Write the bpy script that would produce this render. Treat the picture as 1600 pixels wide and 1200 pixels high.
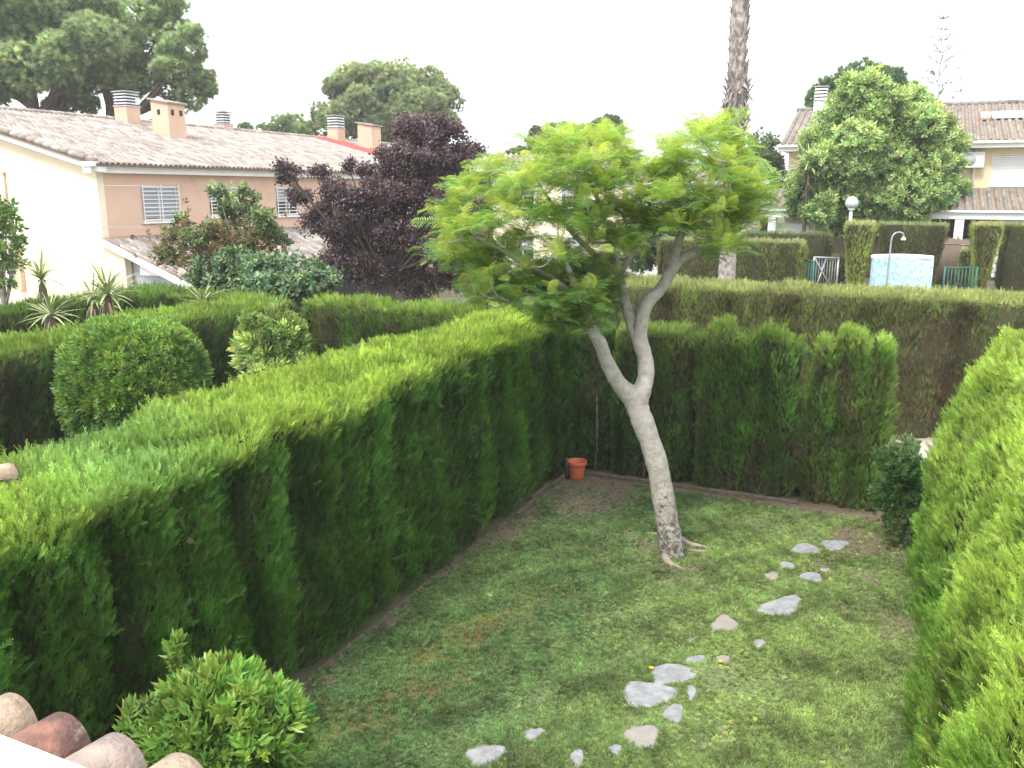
import bpy, math, random
import numpy as np
from mathutils import Vector, Matrix
random.seed(7); rng = np.random.default_rng(7)
PI = math.pi
scene = bpy.context.scene
for o in list(bpy.data.objects): bpy.data.objects.remove(o, do_unlink=True)

# ------------------------------------------------------------------ camera
F, HC, PITCH = 1330.0, 4.6, math.atan(300/1330)
cam_d = bpy.data.cameras.new('camera'); cam = bpy.data.objects.new('camera', cam_d)
scene.collection.objects.link(cam); scene.camera = cam
cam.location = (0, 0, HC); cam.rotation_euler = (PI/2-PITCH, 0, 0)
cam_d.sensor_width = 36; cam_d.lens = 36*F/1600; cam_d.clip_end = 6000; cam_d.clip_start = 0.05
# ------------------------------------------------------------------ overcast sky and veiled sun
SUN_EL, SUN_AZ = math.radians(52), math.radians(215)      # azimuth clockwise from +Y: behind the viewer, to the left
w = bpy.data.worlds.new('World'); scene.world = w; w.use_nodes = True
nt = w.node_tree; nt.nodes.clear()
sky = nt.nodes.new('ShaderNodeTexSky'); sky.sky_type = 'NISHITA'; sky.sun_disc = False
sky.sun_elevation = SUN_EL; sky.sun_rotation = SUN_AZ
mul = nt.nodes.new('ShaderNodeVectorMath'); mul.operation = 'SCALE'; mul.inputs[3].default_value = 0.1
nt.links.new(sky.outputs[0], mul.inputs[0])
tc = nt.nodes.new('ShaderNodeTexCoord'); sep = nt.nodes.new('ShaderNodeSeparateXYZ')
nt.links.new(tc.outputs['Generated'], sep.inputs[0])
rmp = nt.nodes.new('ShaderNodeMapRange'); rmp.inputs[1].default_value = 0.0; rmp.inputs[2].default_value = 1.0
rmp.inputs[3].default_value = 0.62; rmp.inputs[4].default_value = 1.05
nt.links.new(sep.outputs[2], rmp.inputs[0])
cmb = nt.nodes.new('ShaderNodeVectorMath'); cmb.operation = 'SCALE'; cmb.inputs[0].default_value = (0.98, 1.0, 1.03)
nt.links.new(rmp.outputs[0], cmb.inputs[3])
mx = nt.nodes.new('ShaderNodeMix'); mx.data_type = 'RGBA'; mx.inputs[0].default_value = 0.88
nt.links.new(mul.outputs[0], mx.inputs[6]); nt.links.new(cmb.outputs[0], mx.inputs[7])
bg = nt.nodes.new('ShaderNodeBackground'); bg.inputs[1].default_value = 1.0
out = nt.nodes.new('ShaderNodeOutputWorld')
nt.links.new(mx.outputs[2], bg.inputs[0]); nt.links.new(bg.outputs[0], out.inputs[0])
sd = bpy.data.lights.new('sun', 'SUN'); sd.energy = 1.25; sd.angle = math.radians(14); sd.color = (1.0, 0.95, 0.86)
so = bpy.data.objects.new('sun', sd); scene.collection.objects.link(so)
sdir = Vector((math.sin(SUN_AZ)*math.cos(SUN_EL), math.cos(SUN_AZ)*math.cos(SUN_EL), math.sin(SUN_EL)))
so.rotation_euler = sdir.to_track_quat('Z', 'Y').to_euler(); so.location = (0, 0, 40)
scene.view_settings.view_transform = 'Standard'; scene.view_settings.look = 'None'
scene.view_settings.exposure = 1.66; scene.view_settings.gamma = 1; scene.view_settings.use_curve_mapping = False
scene.render.engine = 'CYCLES'
scene.cycles.max_bounces = 6; scene.cycles.volume_bounces = 1; scene.cycles.transparent_max_bounces = 4

# ------------------------------------------------------------------ geometry of the place
CP, SP = math.cos(PITCH), math.sin(PITCH)
def ray(x, y):
    a, b = (x-800)/F, (600-y)/F
    return Vector((a, CP+b*SP, -SP+b*CP))
def pY(x, y, Y):
    d = ray(x, y); return Vector((0, 0, HC)) + d*(Y/d.y)
def pZ(x, y, z=0.0):
    d = ray(x, y); return Vector((0, 0, HC)) + d*((z-HC)/d.z)
def pPl(x, y, p0, n):
    d = ray(x, y); c = Vector((0, 0, HC)); return c + d*((p0-c).dot(n)/d.dot(n))
TH = math.atan2(-.416, .909)
U = Vector((math.cos(TH), math.sin(TH), 0)); V = Vector((-math.sin(TH), math.cos(TH), 0))
O = Vector((.86, 13.6, 0))                 # corner of the lawn under the plant pot
def uv(u, v, z=0.0): return O + U*u + V*v + Vector((0, 0, z))
def touv(p): d = p-O; return d.dot(U), d.dot(V)
Un, Vn, On = np.array(U), np.array(V), np.array(O)
def UVn(P): d = P-On; return d@Un, d@Vn
def sstep(a, b, x):
    t = np.clip((x-a)/(b-a+1e-12), 0, 1); return t*t*(3-2*t)
def terrain(P):
    u, v = UVn(P); return 1.2*sstep(6.4, 8.6, v)*sstep(-9, -3, u)
def tz(p): return float(terrain(np.array([[p[0], p[1], 0.]]))[0])
class Noise:
    def __init__(s, seed, n=14):
        r = np.random.default_rng(seed); s.k = r.normal(size=(n, 3)); s.k /= np.linalg.norm(s.k, axis=1)[:, None]
        s.k *= r.uniform(.6, 1.9, size=(n, 1)); s.ph = r.uniform(0, 6.28, n); s.n = n
    def __call__(s, P, f=1.0): return np.sin((P*f*2.2)@s.k.T + s.ph).sum(1)/math.sqrt(s.n/2)/1.6
N1, N2, N3, N4 = Noise(1), Noise(2), Noise(3), Noise(4)

# ------------------------------------------------------------------ object helpers
COL = scene.collection
def tag(o, label=None, cat=None, group=None, kind=None):
    if label: o['label'] = label
    if cat: o['category'] = cat
    if group: o['group'] = group
    if kind: o['kind'] = kind
    return o
def empty(name, loc, label, cat, group=None):
    o = bpy.data.objects.new(name, None); COL.objects.link(o); o.location = loc
    o.empty_display_size = .2
    return tag(o, label, cat, group)
def link_mesh(name, me, mat, parent=None):
    if mat is not None and not me.materials: me.materials.append(mat)
    o = bpy.data.objects.new(name, me); COL.objects.link(o)
    if parent is not None: o.parent = parent
    return o
def wloc(parent):
    p = Vector((0, 0, 0))
    while parent is not None: p += Vector(parent.location); parent = parent.parent
    return p
class MB:
    """collects shapes in world coordinates; build() links them as one mesh"""
    def __init__(s): s.v = []; s.f = []; s.sm = []
    def add(s, vs, fs, smooth=False):
        b = len(s.v); s.v += [tuple(v) for v in vs]; s.f += [tuple(b+i for i in f) for f in fs]; s.sm += [smooth]*len(fs)
    def box(s, c, size, ax=U, ay=V, az=Vector((0, 0, 1)), taper=1.0, chamfer=0):
        c = Vector(c); hx, hy, hz = size[0]/2, size[1]/2, size[2]/2
        vs = []
        for z in (-1, 1):
            k = taper if z > 0 else 1
            for x, y in ((-1, -1), (1, -1), (1, 1), (-1, 1)): vs.append(c+ax*(x*hx*k)+ay*(y*hy*k)+az*(z*hz))
        s.add(vs, [(3, 2, 1, 0), (4, 5, 6, 7), (0, 1, 5, 4), (1, 2, 6, 5), (2, 3, 7, 6), (3, 0, 4, 7)]); return s
    def tube(s, pts, rads, seg=10, rough=0.0, cap=True, seed=0):
        pts = [Vector(p) for p in pts]; r_ = random.Random(seed); rings = []
        up = Vector((0.13, 0.97, 0.21)); vs = []; n = len(pts)
        for i, p in enumerate(pts):
            t = (pts[min(i+1, n-1)]-pts[max(i-1, 0)]).normalized()
            a = up.cross(t)
            if a.length < 1e-3: a = Vector((1, 0, 0)).cross(t)
            a.normalize(); b = t.cross(a); up = b.cross(Vector((0, 0, 0))) if False else up
            for k in range(seg):
                an = 2*PI*k/seg; rr = rads[i]*(1+rough*(r_.random()-.5)*2)
                vs.append(p+(a*math.cos(an)+b*math.sin(an))*rr)
        fs = [(i*seg+k, i*seg+(k+1) % seg, (i+1)*seg+(k+1) % seg, (i+1)*seg+k) for i in range(n-1) for k in range(seg)]
        if cap: fs += [tuple(range(seg-1, -1, -1)), tuple((n-1)*seg+k for k in range(seg))]
        s.add(vs, fs, True); return s
    def lathe(s, c, prof, seg=20):
        c = Vector(c); vs = []; n = len(prof)
        for r, z in prof:
            for k in range(seg):
                an = 2*PI*k/seg; vs.append(c+Vector((r*math.cos(an), r*math.sin(an), z)))
        s.add(vs, [(i*seg+k, i*seg+(k+1) % seg, (i+1)*seg+(k+1) % seg, (i+1)*seg+k) for i in range(n-1) for k in range(seg)], True)
        return s
    def prism(s, poly, off):
        n = len(poly); off = Vector(off); vs = [Vector(p) for p in poly]+[Vector(p)+off for p in poly]
        s.add(vs, [tuple(range(n-1, -1, -1)), tuple(range(n, 2*n))]+[(i, (i+1) % n, n+(i+1) % n, n+i) for i in range(n)]); return s
    def build(s, name, mat, parent=None, kind=None):
        b = wloc(parent) if parent is not None else Vector((0, 0, 0))
        me = bpy.data.meshes.new(name); me.from_pydata([tuple(Vector(v)-b) for v in s.v], [], s.f); me.validate(); me.update()
        if any(s.sm) and len(me.polygons) == len(s.sm): me.polygons.foreach_set('use_smooth', s.sm)
        o = link_mesh(name, me, mat, parent)
        if kind: o['kind'] = kind
        return o
def spline(pts, n=6):
    """Catmull-Rom through (x,y,z,r) tuples"""
    P = [np.array(p, float) for p in pts]; P = [2*P[0]-P[1]]+P+[2*P[-1]-P[-2]]; outp = []
    for i in range(1, len(P)-2):
        for k in range(n):
            t = k/n; a, b, c, d = P[i-1:i+3]
            outp.append(.5*((2*b)+(c-a)*t+(2*a-5*b+4*c-d)*t*t+(3*b-a-3*c+d)*t**3))
    outp.append(P[-2]); return [Vector(q[:3]) for q in outp], [max(float(q[3]), .002) for q in outp]

# ------------------------------------------------------------------ materials
def newmat(name):
    m = bpy.data.materials.new(name); m.use_nodes = True; t = m.node_tree
    return m, t, t.nodes['Principled BSDF'], t.nodes['Material Output']
def N(t, typ, **kw):
    n = t.nodes.new(typ)
    for k, v in kw.items():
        if k.startswith('i_'): n.inputs[int(k[2:])].default_value = v
        else: setattr(n, k, v)
    return n
def surf(name, c1, c2=None, scale=6, rough=.8, bump=.0, bscale=40, detail=6, stain=None, sscale=1.2, metal=0, spec=.3, stretch=None):
    """rough surface: two colours mixed by noise, optional broad stains, fine relief"""
    m, t, b, o = newmat(name); L = t.links.new
    tcn = N(t, 'ShaderNodeTexCoord'); g = N(t, 'ShaderNodeNewGeometry'); src = g.outputs['Position']
    if stretch:
        mp = N(t, 'ShaderNodeMapping'); mp.inputs['Scale'].default_value = stretch; L(src, mp.inputs[0]); src = mp.outputs[0]
    n = N(t, 'ShaderNodeTexNoise'); n.inputs['Scale'].default_value = scale; n.inputs['Detail'].default_value = detail; L(src, n.inputs['Vector'])
    r = N(t, 'ShaderNodeMapRange', i_1=.35, i_2=.65); L(n.outputs[0], r.inputs[0])
    mix = N(t, 'ShaderNodeMix', data_type='RGBA'); mix.inputs[6].default_value = (*c1, 1); mix.inputs[7].default_value = (*(c2 or [c*.8 for c in c1]), 1)
    L(r.outputs[0], mix.inputs[0]); col = mix.outputs[2]
    if stain:
        n2 = N(t, 'ShaderNodeTexNoise'); n2.inputs['Scale'].default_value = sscale; n2.inputs['Detail'].default_value = 8; n2.inputs['Roughness'].default_value = .7; L(src, n2.inputs['Vector'])
        r2 = N(t, 'ShaderNodeMapRange', i_1=.52, i_2=.68); L(n2.outputs[0], r2.inputs[0])
        m2 = N(t, 'ShaderNodeMix', data_type='RGBA'); L(r2.outputs[0], m2.inputs[0]); L(col, m2.inputs[6]); m2.inputs[7].default_value = (*stain, 1); col = m2.outputs[2]
    L(col, b.inputs['Base Color']); b.inputs['Roughness'].default_value = rough; b.inputs['Metallic'].default_value = metal
    b.inputs['Specular IOR Level'].default_value = spec
    if bump:
        nb = N(t, 'ShaderNodeTexNoise'); nb.inputs['Scale'].default_value = bscale; nb.inputs['Detail'].default_value = 6; L(src, nb.inputs['Vector'])
        bp = N(t, 'ShaderNodeBump'); bp.inputs['Strength'].default_value = bump; bp.inputs['Distance'].default_value = .02
        L(nb.outputs[0], bp.inputs['Height']); L(bp.outputs[0], b.inputs['Normal'])
    return m
def leafmat(name, rough=.5, trans=.25, spec=.35, var=.25, vscale=9, attr='INSTANCER', emis=None):
    """foliage: colour carried per sprig, slightly varied in space, light passes through"""
    m, t, b, o = newmat(name); L = t.links.new
    a = N(t, 'ShaderNodeAttribute', attribute_type=attr, attribute_name='col')
    g = N(t, 'ShaderNodeNewGeometry'); n = N(t, 'ShaderNodeTexNoise'); n.inputs['Scale'].default_value = vscale; n.inputs['Detail'].default_value = 3
    L(g.outputs['Position'], n.inputs['Vector'])
    r = N(t, 'ShaderNodeMapRange', i_1=.3, i_2=.7, i_3=1-var, i_4=1+var); L(n.outputs[0], r.inputs[0])
    s = N(t, 'ShaderNodeVectorMath', operation='SCALE'); L(a.outputs['Color'], s.inputs[0]); L(r.outputs[0], s.inputs[3])
    L(s.outputs[0], b.inputs['Base Color']); b.inputs['Roughness'].default_value = rough; b.inputs['Specular IOR Level'].default_value = spec
    tr = N(t, 'ShaderNodeBsdfTranslucent'); s2 = N(t, 'ShaderNodeVectorMath', operation='MULTIPLY'); s2.inputs[1].default_value = (1.3, 1.25, .6)
    L(s.outputs[0], s2.inputs[0]); L(s2.outputs[0], tr.inputs[0])
    ms = N(t, 'ShaderNodeMixShader'); ms.inputs[0].default_value = trans; L(b.outputs[0], ms.inputs[1]); L(tr.outputs[0], ms.inputs[2]); L(ms.outputs[0], o.inputs[0])
    return m
def tilemat(name, ramp, rough=.85):
    """barrel tiles, each of its own fired shade"""
    m, t, b, o = newmat(name); L = t.links.new
    oi = N(t, 'ShaderNodeObjectInfo'); g = N(t, 'ShaderNodeNewGeometry')
    ad = N(t, 'ShaderNodeMath', operation='ADD'); L(oi.outputs['Random'], ad.inputs[0]); L(g.outputs['Random Per Island'], ad.inputs[1])
    fr = N(t, 'ShaderNodeMath', operation='FRACT'); L(ad.outputs[0], fr.inputs[0])
    cr = N(t, 'ShaderNodeValToRGB'); L(fr.outputs[0], cr.inputs[0]); e = cr.color_ramp.elements
    while len(e) < len(ramp): e.new(.5)
    for i, (p, c) in enumerate(ramp): e[i].position = p; e[i].color = (*c, 1)
    n = N(t, 'ShaderNodeTexNoise'); n.inputs['Scale'].default_value = 1.3; n.inputs['Detail'].default_value = 9; n.inputs['Roughness'].default_value = .75
    L(g.outputs['Position'], n.inputs['Vector'])
    r = N(t, 'ShaderNodeMapRange', i_1=.35, i_2=.68, i_3=1.1, i_4=.62); L(n.outputs[0], r.inputs[0])
    n3 = N(t, 'ShaderNodeTexNoise'); n3.inputs['Scale'].default_value = 28; n3.inputs['Detail'].default_value = 6; L(g.outputs['Position'], n3.inputs['Vector'])
    r3 = N(t, 'ShaderNodeMapRange', i_1=.3, i_2=.7, i_3=.8, i_4=1.15); L(n3.outputs[0], r3.inputs[0])
    mm = N(t, 'ShaderNodeMath', operation='MULTIPLY'); L(r.outputs[0], mm.inputs[0]); L(r3.outputs[0], mm.inputs[1])
    s = N(t, 'ShaderNodeVectorMath', operation='SCALE'); L(cr.outputs[0], s.inputs[0]); L(mm.outputs[0], s.inputs[3])
    L(s.outputs[0], b.inputs['Base Color']); b.inputs['Roughness'].default_value = rough; b.inputs['Specular IOR Level'].default_value = .2
    bp = N(t, 'ShaderNodeBump'); bp.inputs['Strength'].default_value = .4; bp.inputs['Distance'].default_value = .01; L(n3.outputs[0], bp.inputs['Height']); L(bp.outputs[0], b.inputs['Normal'])
    return m
M = {}
M['leaf'] = leafmat('cypress_leaf', .55, .22, .25, .28, 14)
M['glossy'] = leafmat('glossy_leaf', .38, .22, .45, .22, 7)
M['needle'] = leafmat('pine_needle', .6, .2, .2, .3, 1.6)
M['frond'] = leafmat('feathery_leaf', .5, .5, .25, .18, 6)
M['grass'] = leafmat('grass_blade', .6, .25, .2, .3, 20)
M['plum'] = leafmat('purple_leaf', .4, .12, .5, .35, 6)
M['yucca'] = surf('yucca_leaf', (.26, .34, .13), (.42, .45, .22), 3, .45)
M['yucca_dry'] = surf('yucca_dry_leaf', (.5, .41, .26), (.38, .29, .17), 5, .8)
M['core'] = surf('hedge_inner_twigs', (.030, .040, .014), (.05, .038, .022), 9, .9, .6, 30)
M['corebrown'] = surf('hedge_dry_twigs', (.06, .045, .028), (.035, .042, .015), 5, .9, .6, 30)
M['bark'] = surf('dark_bark', (.11, .085, .065), (.06, .045, .035), 8, .9, .8, 30, stretch=(1, 1, .3))
M['palebark'] = surf('pale_bark', (.34, .29, .23), (.24, .20, .155), 9, .85, .7, 45, stain=(.17, .15, .12), sscale=7, stretch=(1, 1, .6))
def jacbark():
    m, t, b, o = newmat('lichen_spotted_bark'); L = t.links.new; g = N(t, 'ShaderNodeNewGeometry')
    def noise(sc, dt, rg=.6):
        n = N(t, 'ShaderNodeTexNoise'); n.inputs['Scale'].default_value = sc; n.inputs['Detail'].default_value = dt; n.inputs['Roughness'].default_value = rg; L(g.outputs['Position'], n.inputs['Vector']); return n.outputs[0]
    mix = N(t, 'ShaderNodeMix', data_type='RGBA'); mix.inputs[6].default_value = (.46, .425, .38, 1); mix.inputs[7].default_value = (.31, .285, .25, 1)
    r = N(t, 'ShaderNodeMapRange', i_1=.35, i_2=.65); L(noise(11, 8), r.inputs[0]); L(r.outputs[0], mix.inputs[0])
    sp = N(t, 'ShaderNodeSeparateXYZ'); L(g.outputs['Position'], sp.inputs[0])
    zr_ = N(t, 'ShaderNodeMapRange', i_1=.1, i_2=1.9, i_3=.13, i_4=-.12); L(sp.outputs[2], zr_.inputs[0])
    ad = N(t, 'ShaderNodeMath', operation='ADD'); L(noise(16, 8, .75), ad.inputs[0]); L(zr_.outputs[0], ad.inputs[1])
    r2 = N(t, 'ShaderNodeMapRange', i_1=.56, i_2=.64, i_3=0, i_4=.85); L(ad.outputs[0], r2.inputs[0])
    m2 = N(t, 'ShaderNodeMix', data_type='RGBA'); L(r2.outputs[0], m2.inputs[0]); L(mix.outputs[2], m2.inputs[6]); m2.inputs[7].default_value = (.07, .065, .05, 1)
    L(m2.outputs[2], b.inputs['Base Color']); b.inputs['Roughness'].default_value = .85; b.inputs['Specular IOR Level'].default_value = .15
    bp = N(t, 'ShaderNodeBump'); bp.inputs['Strength'].default_value = .8; bp.inputs['Distance'].default_value = .02; L(noise(30, 8), bp.inputs['Height']); L(bp.outputs[0], b.inputs['Normal']); return m
M['jacbark'] = jacbark()
M['twig'] = surf('grey_twig', (.26, .23, .2), (.18, .155, .13), 12, .9)
M['palm'] = surf('palm_bark', (.44, .39, .37), (.20, .165, .15), 16, .9, .9, 25, stretch=(1, 1, .5))
M['cream'] = surf('cream_render', (.82, .72, .56), (.79, .69, .53), 1.5, .9, .1, 60, stain=(.77, .66, .5), sscale=.4)
M['peach'] = surf('peach_render', (.66, .46, .345), (.62, .43, .32), 1.5, .9, .1, 60, stain=(.54, .38, .29), sscale=.7)
M['chimney'] = surf('chimney_render', (.66, .45, .33), (.6, .41, .3), 2, .9, .1)
M['yellow'] = surf('pale_yellow_render', (.72, .6, .38), (.68, .57, .36), 1.5, .9, .1)
M['white'] = surf('white_paint', (.80, .80, .79), (.74, .74, .73), 2, .6)
M['whitewall'] = surf('white_render', (.74, .73, .71), (.68, .67, .65), 1.2, .9, .1)
M['shadewall'] = surf('shade_painted_render', (.44, .46, .5), (.4, .42, .46), 1.2, .9)  # porch wall: the shade under the roof is painted in as grey
M['shutter'] = surf('grey_shutter', (.42, .44, .47), (.38, .40, .43), 3, .6)
M['dark'] = surf('dark_interior', (.012, .013, .016), (.02, .02, .02), 2, .5)
M['glass'] = surf('dark_glass', (.03, .035, .045), (.02, .025, .03), 1, .1, spec=.6)
M['alu'] = surf('aluminium', (.5, .5, .5), (.4, .4, .41), 6, .45, metal=.6)
M['steel'] = surf('galvanised_steel', (.42, .44, .45), (.34, .36, .37), 9, .5, metal=.5)
M['green'] = surf('green_paint', (.03, .16, .12), (.025, .13, .1), 9, .5)
M['concrete'] = surf('beige_paving', (.50, .45, .38), (.43, .385, .33), 3, .9, .3, 30, stain=(.36, .32, .27), sscale=.8)
M['wallbeige'] = surf('beige_block_wall', (.33, .26, .2), (.25, .2, .16), 4, .9, .4, 25, stain=(.12, .1, .08), sscale=2)
M['wood'] = surf('weathered_wood', (.17, .135, .10), (.09, .07, .05), 12, .85, .5, 30, stretch=(1, 1, 4))
M['terracotta'] = surf('terracotta_plastic', (.62, .16, .07), (.56, .14, .06), 6, .5, .1)
M['soil'] = surf('dark_soil', (.075, .055, .04), (.05, .038, .028), 9, .95, .8, 40)
M['ground'] = surf('garden_ground', (.06, .075, .03), (.10, .085, .055), 2, .95, .5, 20, stain=(.13, .11, .08), sscale=.5)
M['reed'] = surf('reed_screen', (.25, .19, .14), (.15, .115, .085), 30, .9, .5, 40, stretch=(6, 6, .4))
M['stone'] = surf('slate_slab', (.30, .305, .315), (.20, .205, .215), 11, .75, .45, 30, stain=(.20, .195, .18), sscale=6)
M['beigestone'] = surf('beige_slab', (.29, .26, .225), (.235, .22, .20), 7, .8, .6, 25, stain=(.23, .235, .24), sscale=4)
M['hose'] = surf('grey_hose', (.14, .17, .18), (.1, .12, .13), 9, .5)
M['red'] = surf('red_painted_tile', (.55, .10, .09), (.45, .08, .08), 5, .8)
M['tile'] = tilemat('roof_tile', [(0, (.28, .22, .19)), (.2, (.40, .36, .325)), (.4, (.24, .21, .19)), (.6, (.48, .44, .40)), (.8, (.34, .275, .235)), (1, (.44, .40, .36))])
M['tile2'] = tilemat('brown_roof_tile', [(0, (.19, .17, .155)), (.3, (.245, .225, .205)), (.6, (.285, .265, .24)), (1, (.22, .20, .185))])
M['under'] = surf('roof_channel', (.30, .21, .155), (.22, .16, .12), 4, .9)
M['hazebark'] = surf('bark_painted_haze', (.42, .41, .4), (.36, .35, .34), 12, .9)  # bark colour paled to paint in the haze of distance
M['lampglass'] = surf('lamp_globe_glass', (.6, .62, .64), (.5, .52, .54), 1, .08, spec=.8)

# ------------------------------------------------------------------ foliage pieces used by the scatterer
def mesh_np(name, V_, F_, mat, smooth=False):
    me = bpy.data.meshes.new(name); me.from_pydata([tuple(map(float, v)) for v in V_], [], [tuple(map(int, f)) for f in F_]); me.update()
    if mat: me.materials.append(mat)
    if smooth: me.polygons.foreach_set('use_smooth', [True]*len(me.polygons))
    return me
GROUPS = {}
def proto_group(key, meshes):
    coll = bpy.data.collections.new('pieces_'+key)
    for i, me in enumerate(meshes):
        o = bpy.data.objects.new('%s_piece_%02d' % (key, i), me); coll.objects.link(o)
    g = bpy.data.node_groups.new('scatter_'+key, 'GeometryNodeTree')
    g.interface.new_socket('Geometry', in_out='INPUT', socket_type='NodeSocketGeometry')
    g.interface.new_socket('Geometry', in_out='OUTPUT', socket_type='NodeSocketGeometry')
    gi = g.nodes.new('NodeGroupInput'); go = g.nodes.new('NodeGroupOutput')
    ip = g.nodes.new('GeometryNodeInstanceOnPoints'); ci = g.nodes.new('GeometryNodeCollectionInfo')
    ci.inputs['Collection'].default_value = coll; ci.inputs['Separate Children'].default_value = True; ci.inputs['Reset Children'].default_value = True
    def na(nm, dt):
        n = g.nodes.new('GeometryNodeInputNamedAttribute'); n.data_type = dt; n.inputs['Name'].default_value = nm
        return [s for s in n.outputs if s.name == 'Attribute' and s.enabled][0]
    g.links.new(gi.outputs[0], ip.inputs['Points']); g.links.new(ci.outputs[0], ip.inputs['Instance'])
    ip.inputs['Pick Instance'].default_value = True
    g.links.new(na('idx', 'INT'), ip.inputs['Instance Index']); g.links.new(na('rot', 'FLOAT_VECTOR'), ip.inputs['Rotation'])
    g.links.new(na('scl', 'FLOAT'), ip.inputs['Scale']); g.links.new(ip.outputs[0], go.inputs[0])
    GROUPS[key] = (g, len(meshes))
def scatter(name, key, P, D, S, C, parent, label=None, cat=None):
    """P points, D direction of each piece's own z axis, S size, C colour"""
    n = len(P); D = D/np.linalg.norm(D, axis=1)[:, None]
    a = rng.normal(size=(n, 3)); X = np.cross(a, D); X /= np.linalg.norm(X, axis=1)[:, None]+1e-9; Y = np.cross(D, X)
    R20, R21, R22 = X[:, 2], Y[:, 2], D[:, 2]
    rot = np.stack([np.arctan2(R21, R22), -np.arcsin(np.clip(R20, -1, 1)), np.arctan2(X[:, 1], X[:, 0])], 1)
    b = np.array(wloc(parent)) if parent is not None else np.zeros(3)
    me = bpy.data.meshes.new(name); me.vertices.add(n); me.vertices.foreach_set('co', (P-b).astype(np.float32).ravel())
    at = me.attributes.new('rot', 'FLOAT_VECTOR', 'POINT'); at.data.foreach_set('vector', rot.astype(np.float32).ravel())
    at = me.attributes.new('scl', 'FLOAT', 'POINT'); at.data.foreach_set('value', np.asarray(S, np.float32))
    at = me.attributes.new('col', 'FLOAT_COLOR', 'POINT'); at.data.foreach_set('color', np.concatenate([C, np.ones((n, 1))], 1).astype(np.float32).ravel())
    g, k = GROUPS[key]
    at = me.attributes.new('idx', 'INT', 'POINT'); at.data.foreach_set('value', rng.integers(0, k, n).astype(np.int32))
    o = bpy.data.objects.new(name, me); COL.objects.link(o)
    if parent is not None: o.parent = parent
    md = o.modifiers.new('scatter', 'NODES'); md.node_group = g
    tag(o, label, cat, None, 'stuff'); return o
def leafquad(vs, fs, base, d, side, L, W, fold=.25):
    nrm = d.cross(side).normalized(); b = len(vs)
    vs += [base, base+d*(L*.45)+side*(W/2)+nrm*(W*fold), base+d*L, base+d*(L*.45)-side*(W/2)+nrm*(W*fold), base+d*(L*.5)]
    fs += [(b, b+1, b+4), (b+1, b+2, b+4), (b, b+4, b+3), (b+4, b+2, b+3)]
def rv(r): return Vector((r.gauss(0, 1), r.gauss(0, 1), r.gauss(0, 1))).normalized()
def cypress_spray(seed):           # feathery flat shoot, unit length 1
    r = random.Random(seed); vs = []; fs = []
    def blade(p, d, L, W):
        s = d.cross(Vector((r.uniform(-.4, .4), 1, r.uniform(-.2, .2)))).normalized(); b = len(vs)
        vs.extend([p-s*W*.3, p+d*L*.55+s*W/2, p+d*L, p+d*L*.5-s*W/2]); fs.extend([(b, b+1, b+3), (b+1, b+2, b+3)])
    bend = r.uniform(-.25, .25)
    for i in range(11):
        t = .08+i*.085; p = Vector((bend*t*t, r.uniform(-.02, .02), t)); sd = 1 if i % 2 else -1
        d = Vector((sd*r.uniform(.25, .6), r.uniform(-.3, .3), 1)).normalized(); L = (.40-.24*t)*r.uniform(.8, 1.2)
        blade(p, d, L, .042)
        for k in (.35, .65):
            q = p+d*L*k; e = (d+Vector((r.uniform(-.7, .7), r.uniform(-.5, .5), r.uniform(0, .4)))).normalized(); blade(q, e, L*.5, .034)
    blade(Vector((0, 0, 0)), Vector((bend*.5, 0, 1)).normalized(), 1.0, .035)
    return mesh_np('spray', vs, fs, M['leaf'])
proto_group('spray', [cypress_spray(i) for i in range(8)])
def sprig(seed, n, L, W, mat, spread=1.0, lift=.5):         # short twig with a whorl of leaves
    r = random.Random(seed); vs = []; fs = []
    for i in range(n):
        t = i/n; an = i*2.4+r.uniform(-.3, .3); el = lift+t*.9+r.uniform(-.2, .2)
        d = Vector((math.cos(an)*math.cos(el)*spread, math.sin(an)*math.cos(el)*spread, math.sin(el))).normalized()
        s = d.cross(Vector((r.uniform(-.3, .3), r.uniform(-.3, .3), 1))).normalized()
        leafquad(vs, fs, Vector((0, 0, t*.55)), d, s, L*r.uniform(.75, 1.15), W*r.uniform(.8, 1.15))
    return mesh_np('sprig', vs, fs, mat)
proto_group('laurel', [sprig(i, 9, .62, .26, M['glossy']) for i in range(6)])
proto_group('broad', [sprig(30+i, 8, .6, .34, M['glossy'], 1, .2) for i in range(6)])
proto_group('fig', [sprig(60+i, 7, .8, .5, M['glossy'], 1, -.1) for i in range(6)])
def leafball(seed, n, L, W, mat):
    r = random.Random(seed); vs = []; fs = []
    for i in range(n):
        p = rv(r)*r.uniform(.1, .8); d = (rv(r)+Vector((0, 0, .3))).normalized(); s = d.cross(rv(r)).normalized()
        leafquad(vs, fs, p, d, s, L*r.uniform(.7, 1.2), W*r.uniform(.8, 1.2))
    return mesh_np('leafball', vs, fs, mat)
proto_group('plum', [leafball(90+i, 16, .42, .26, M['plum']) for i in range(6)])
def tuft(seed, n, L, W, mat, cone=1.0):
    r = random.Random(seed); vs = []; fs = []
    for i in range(n):
        d = (Vector((0, 0, 1))+rv(r)*cone).normalized(); s = d.cross(rv(r)).normalized(); b = len(vs); p = rv(r)*.12; LL = L*r.uniform(.6, 1.1)
        vs += [p-s*W/2, p+s*W/2, p+d*LL]; fs.append((b, b+1, b+2))
    return mesh_np('tuft', vs, fs, mat)
proto_group('pine', [tuft(120+i, 34, .9, .10, M['needle'], .95) for i in range(6)])
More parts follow.
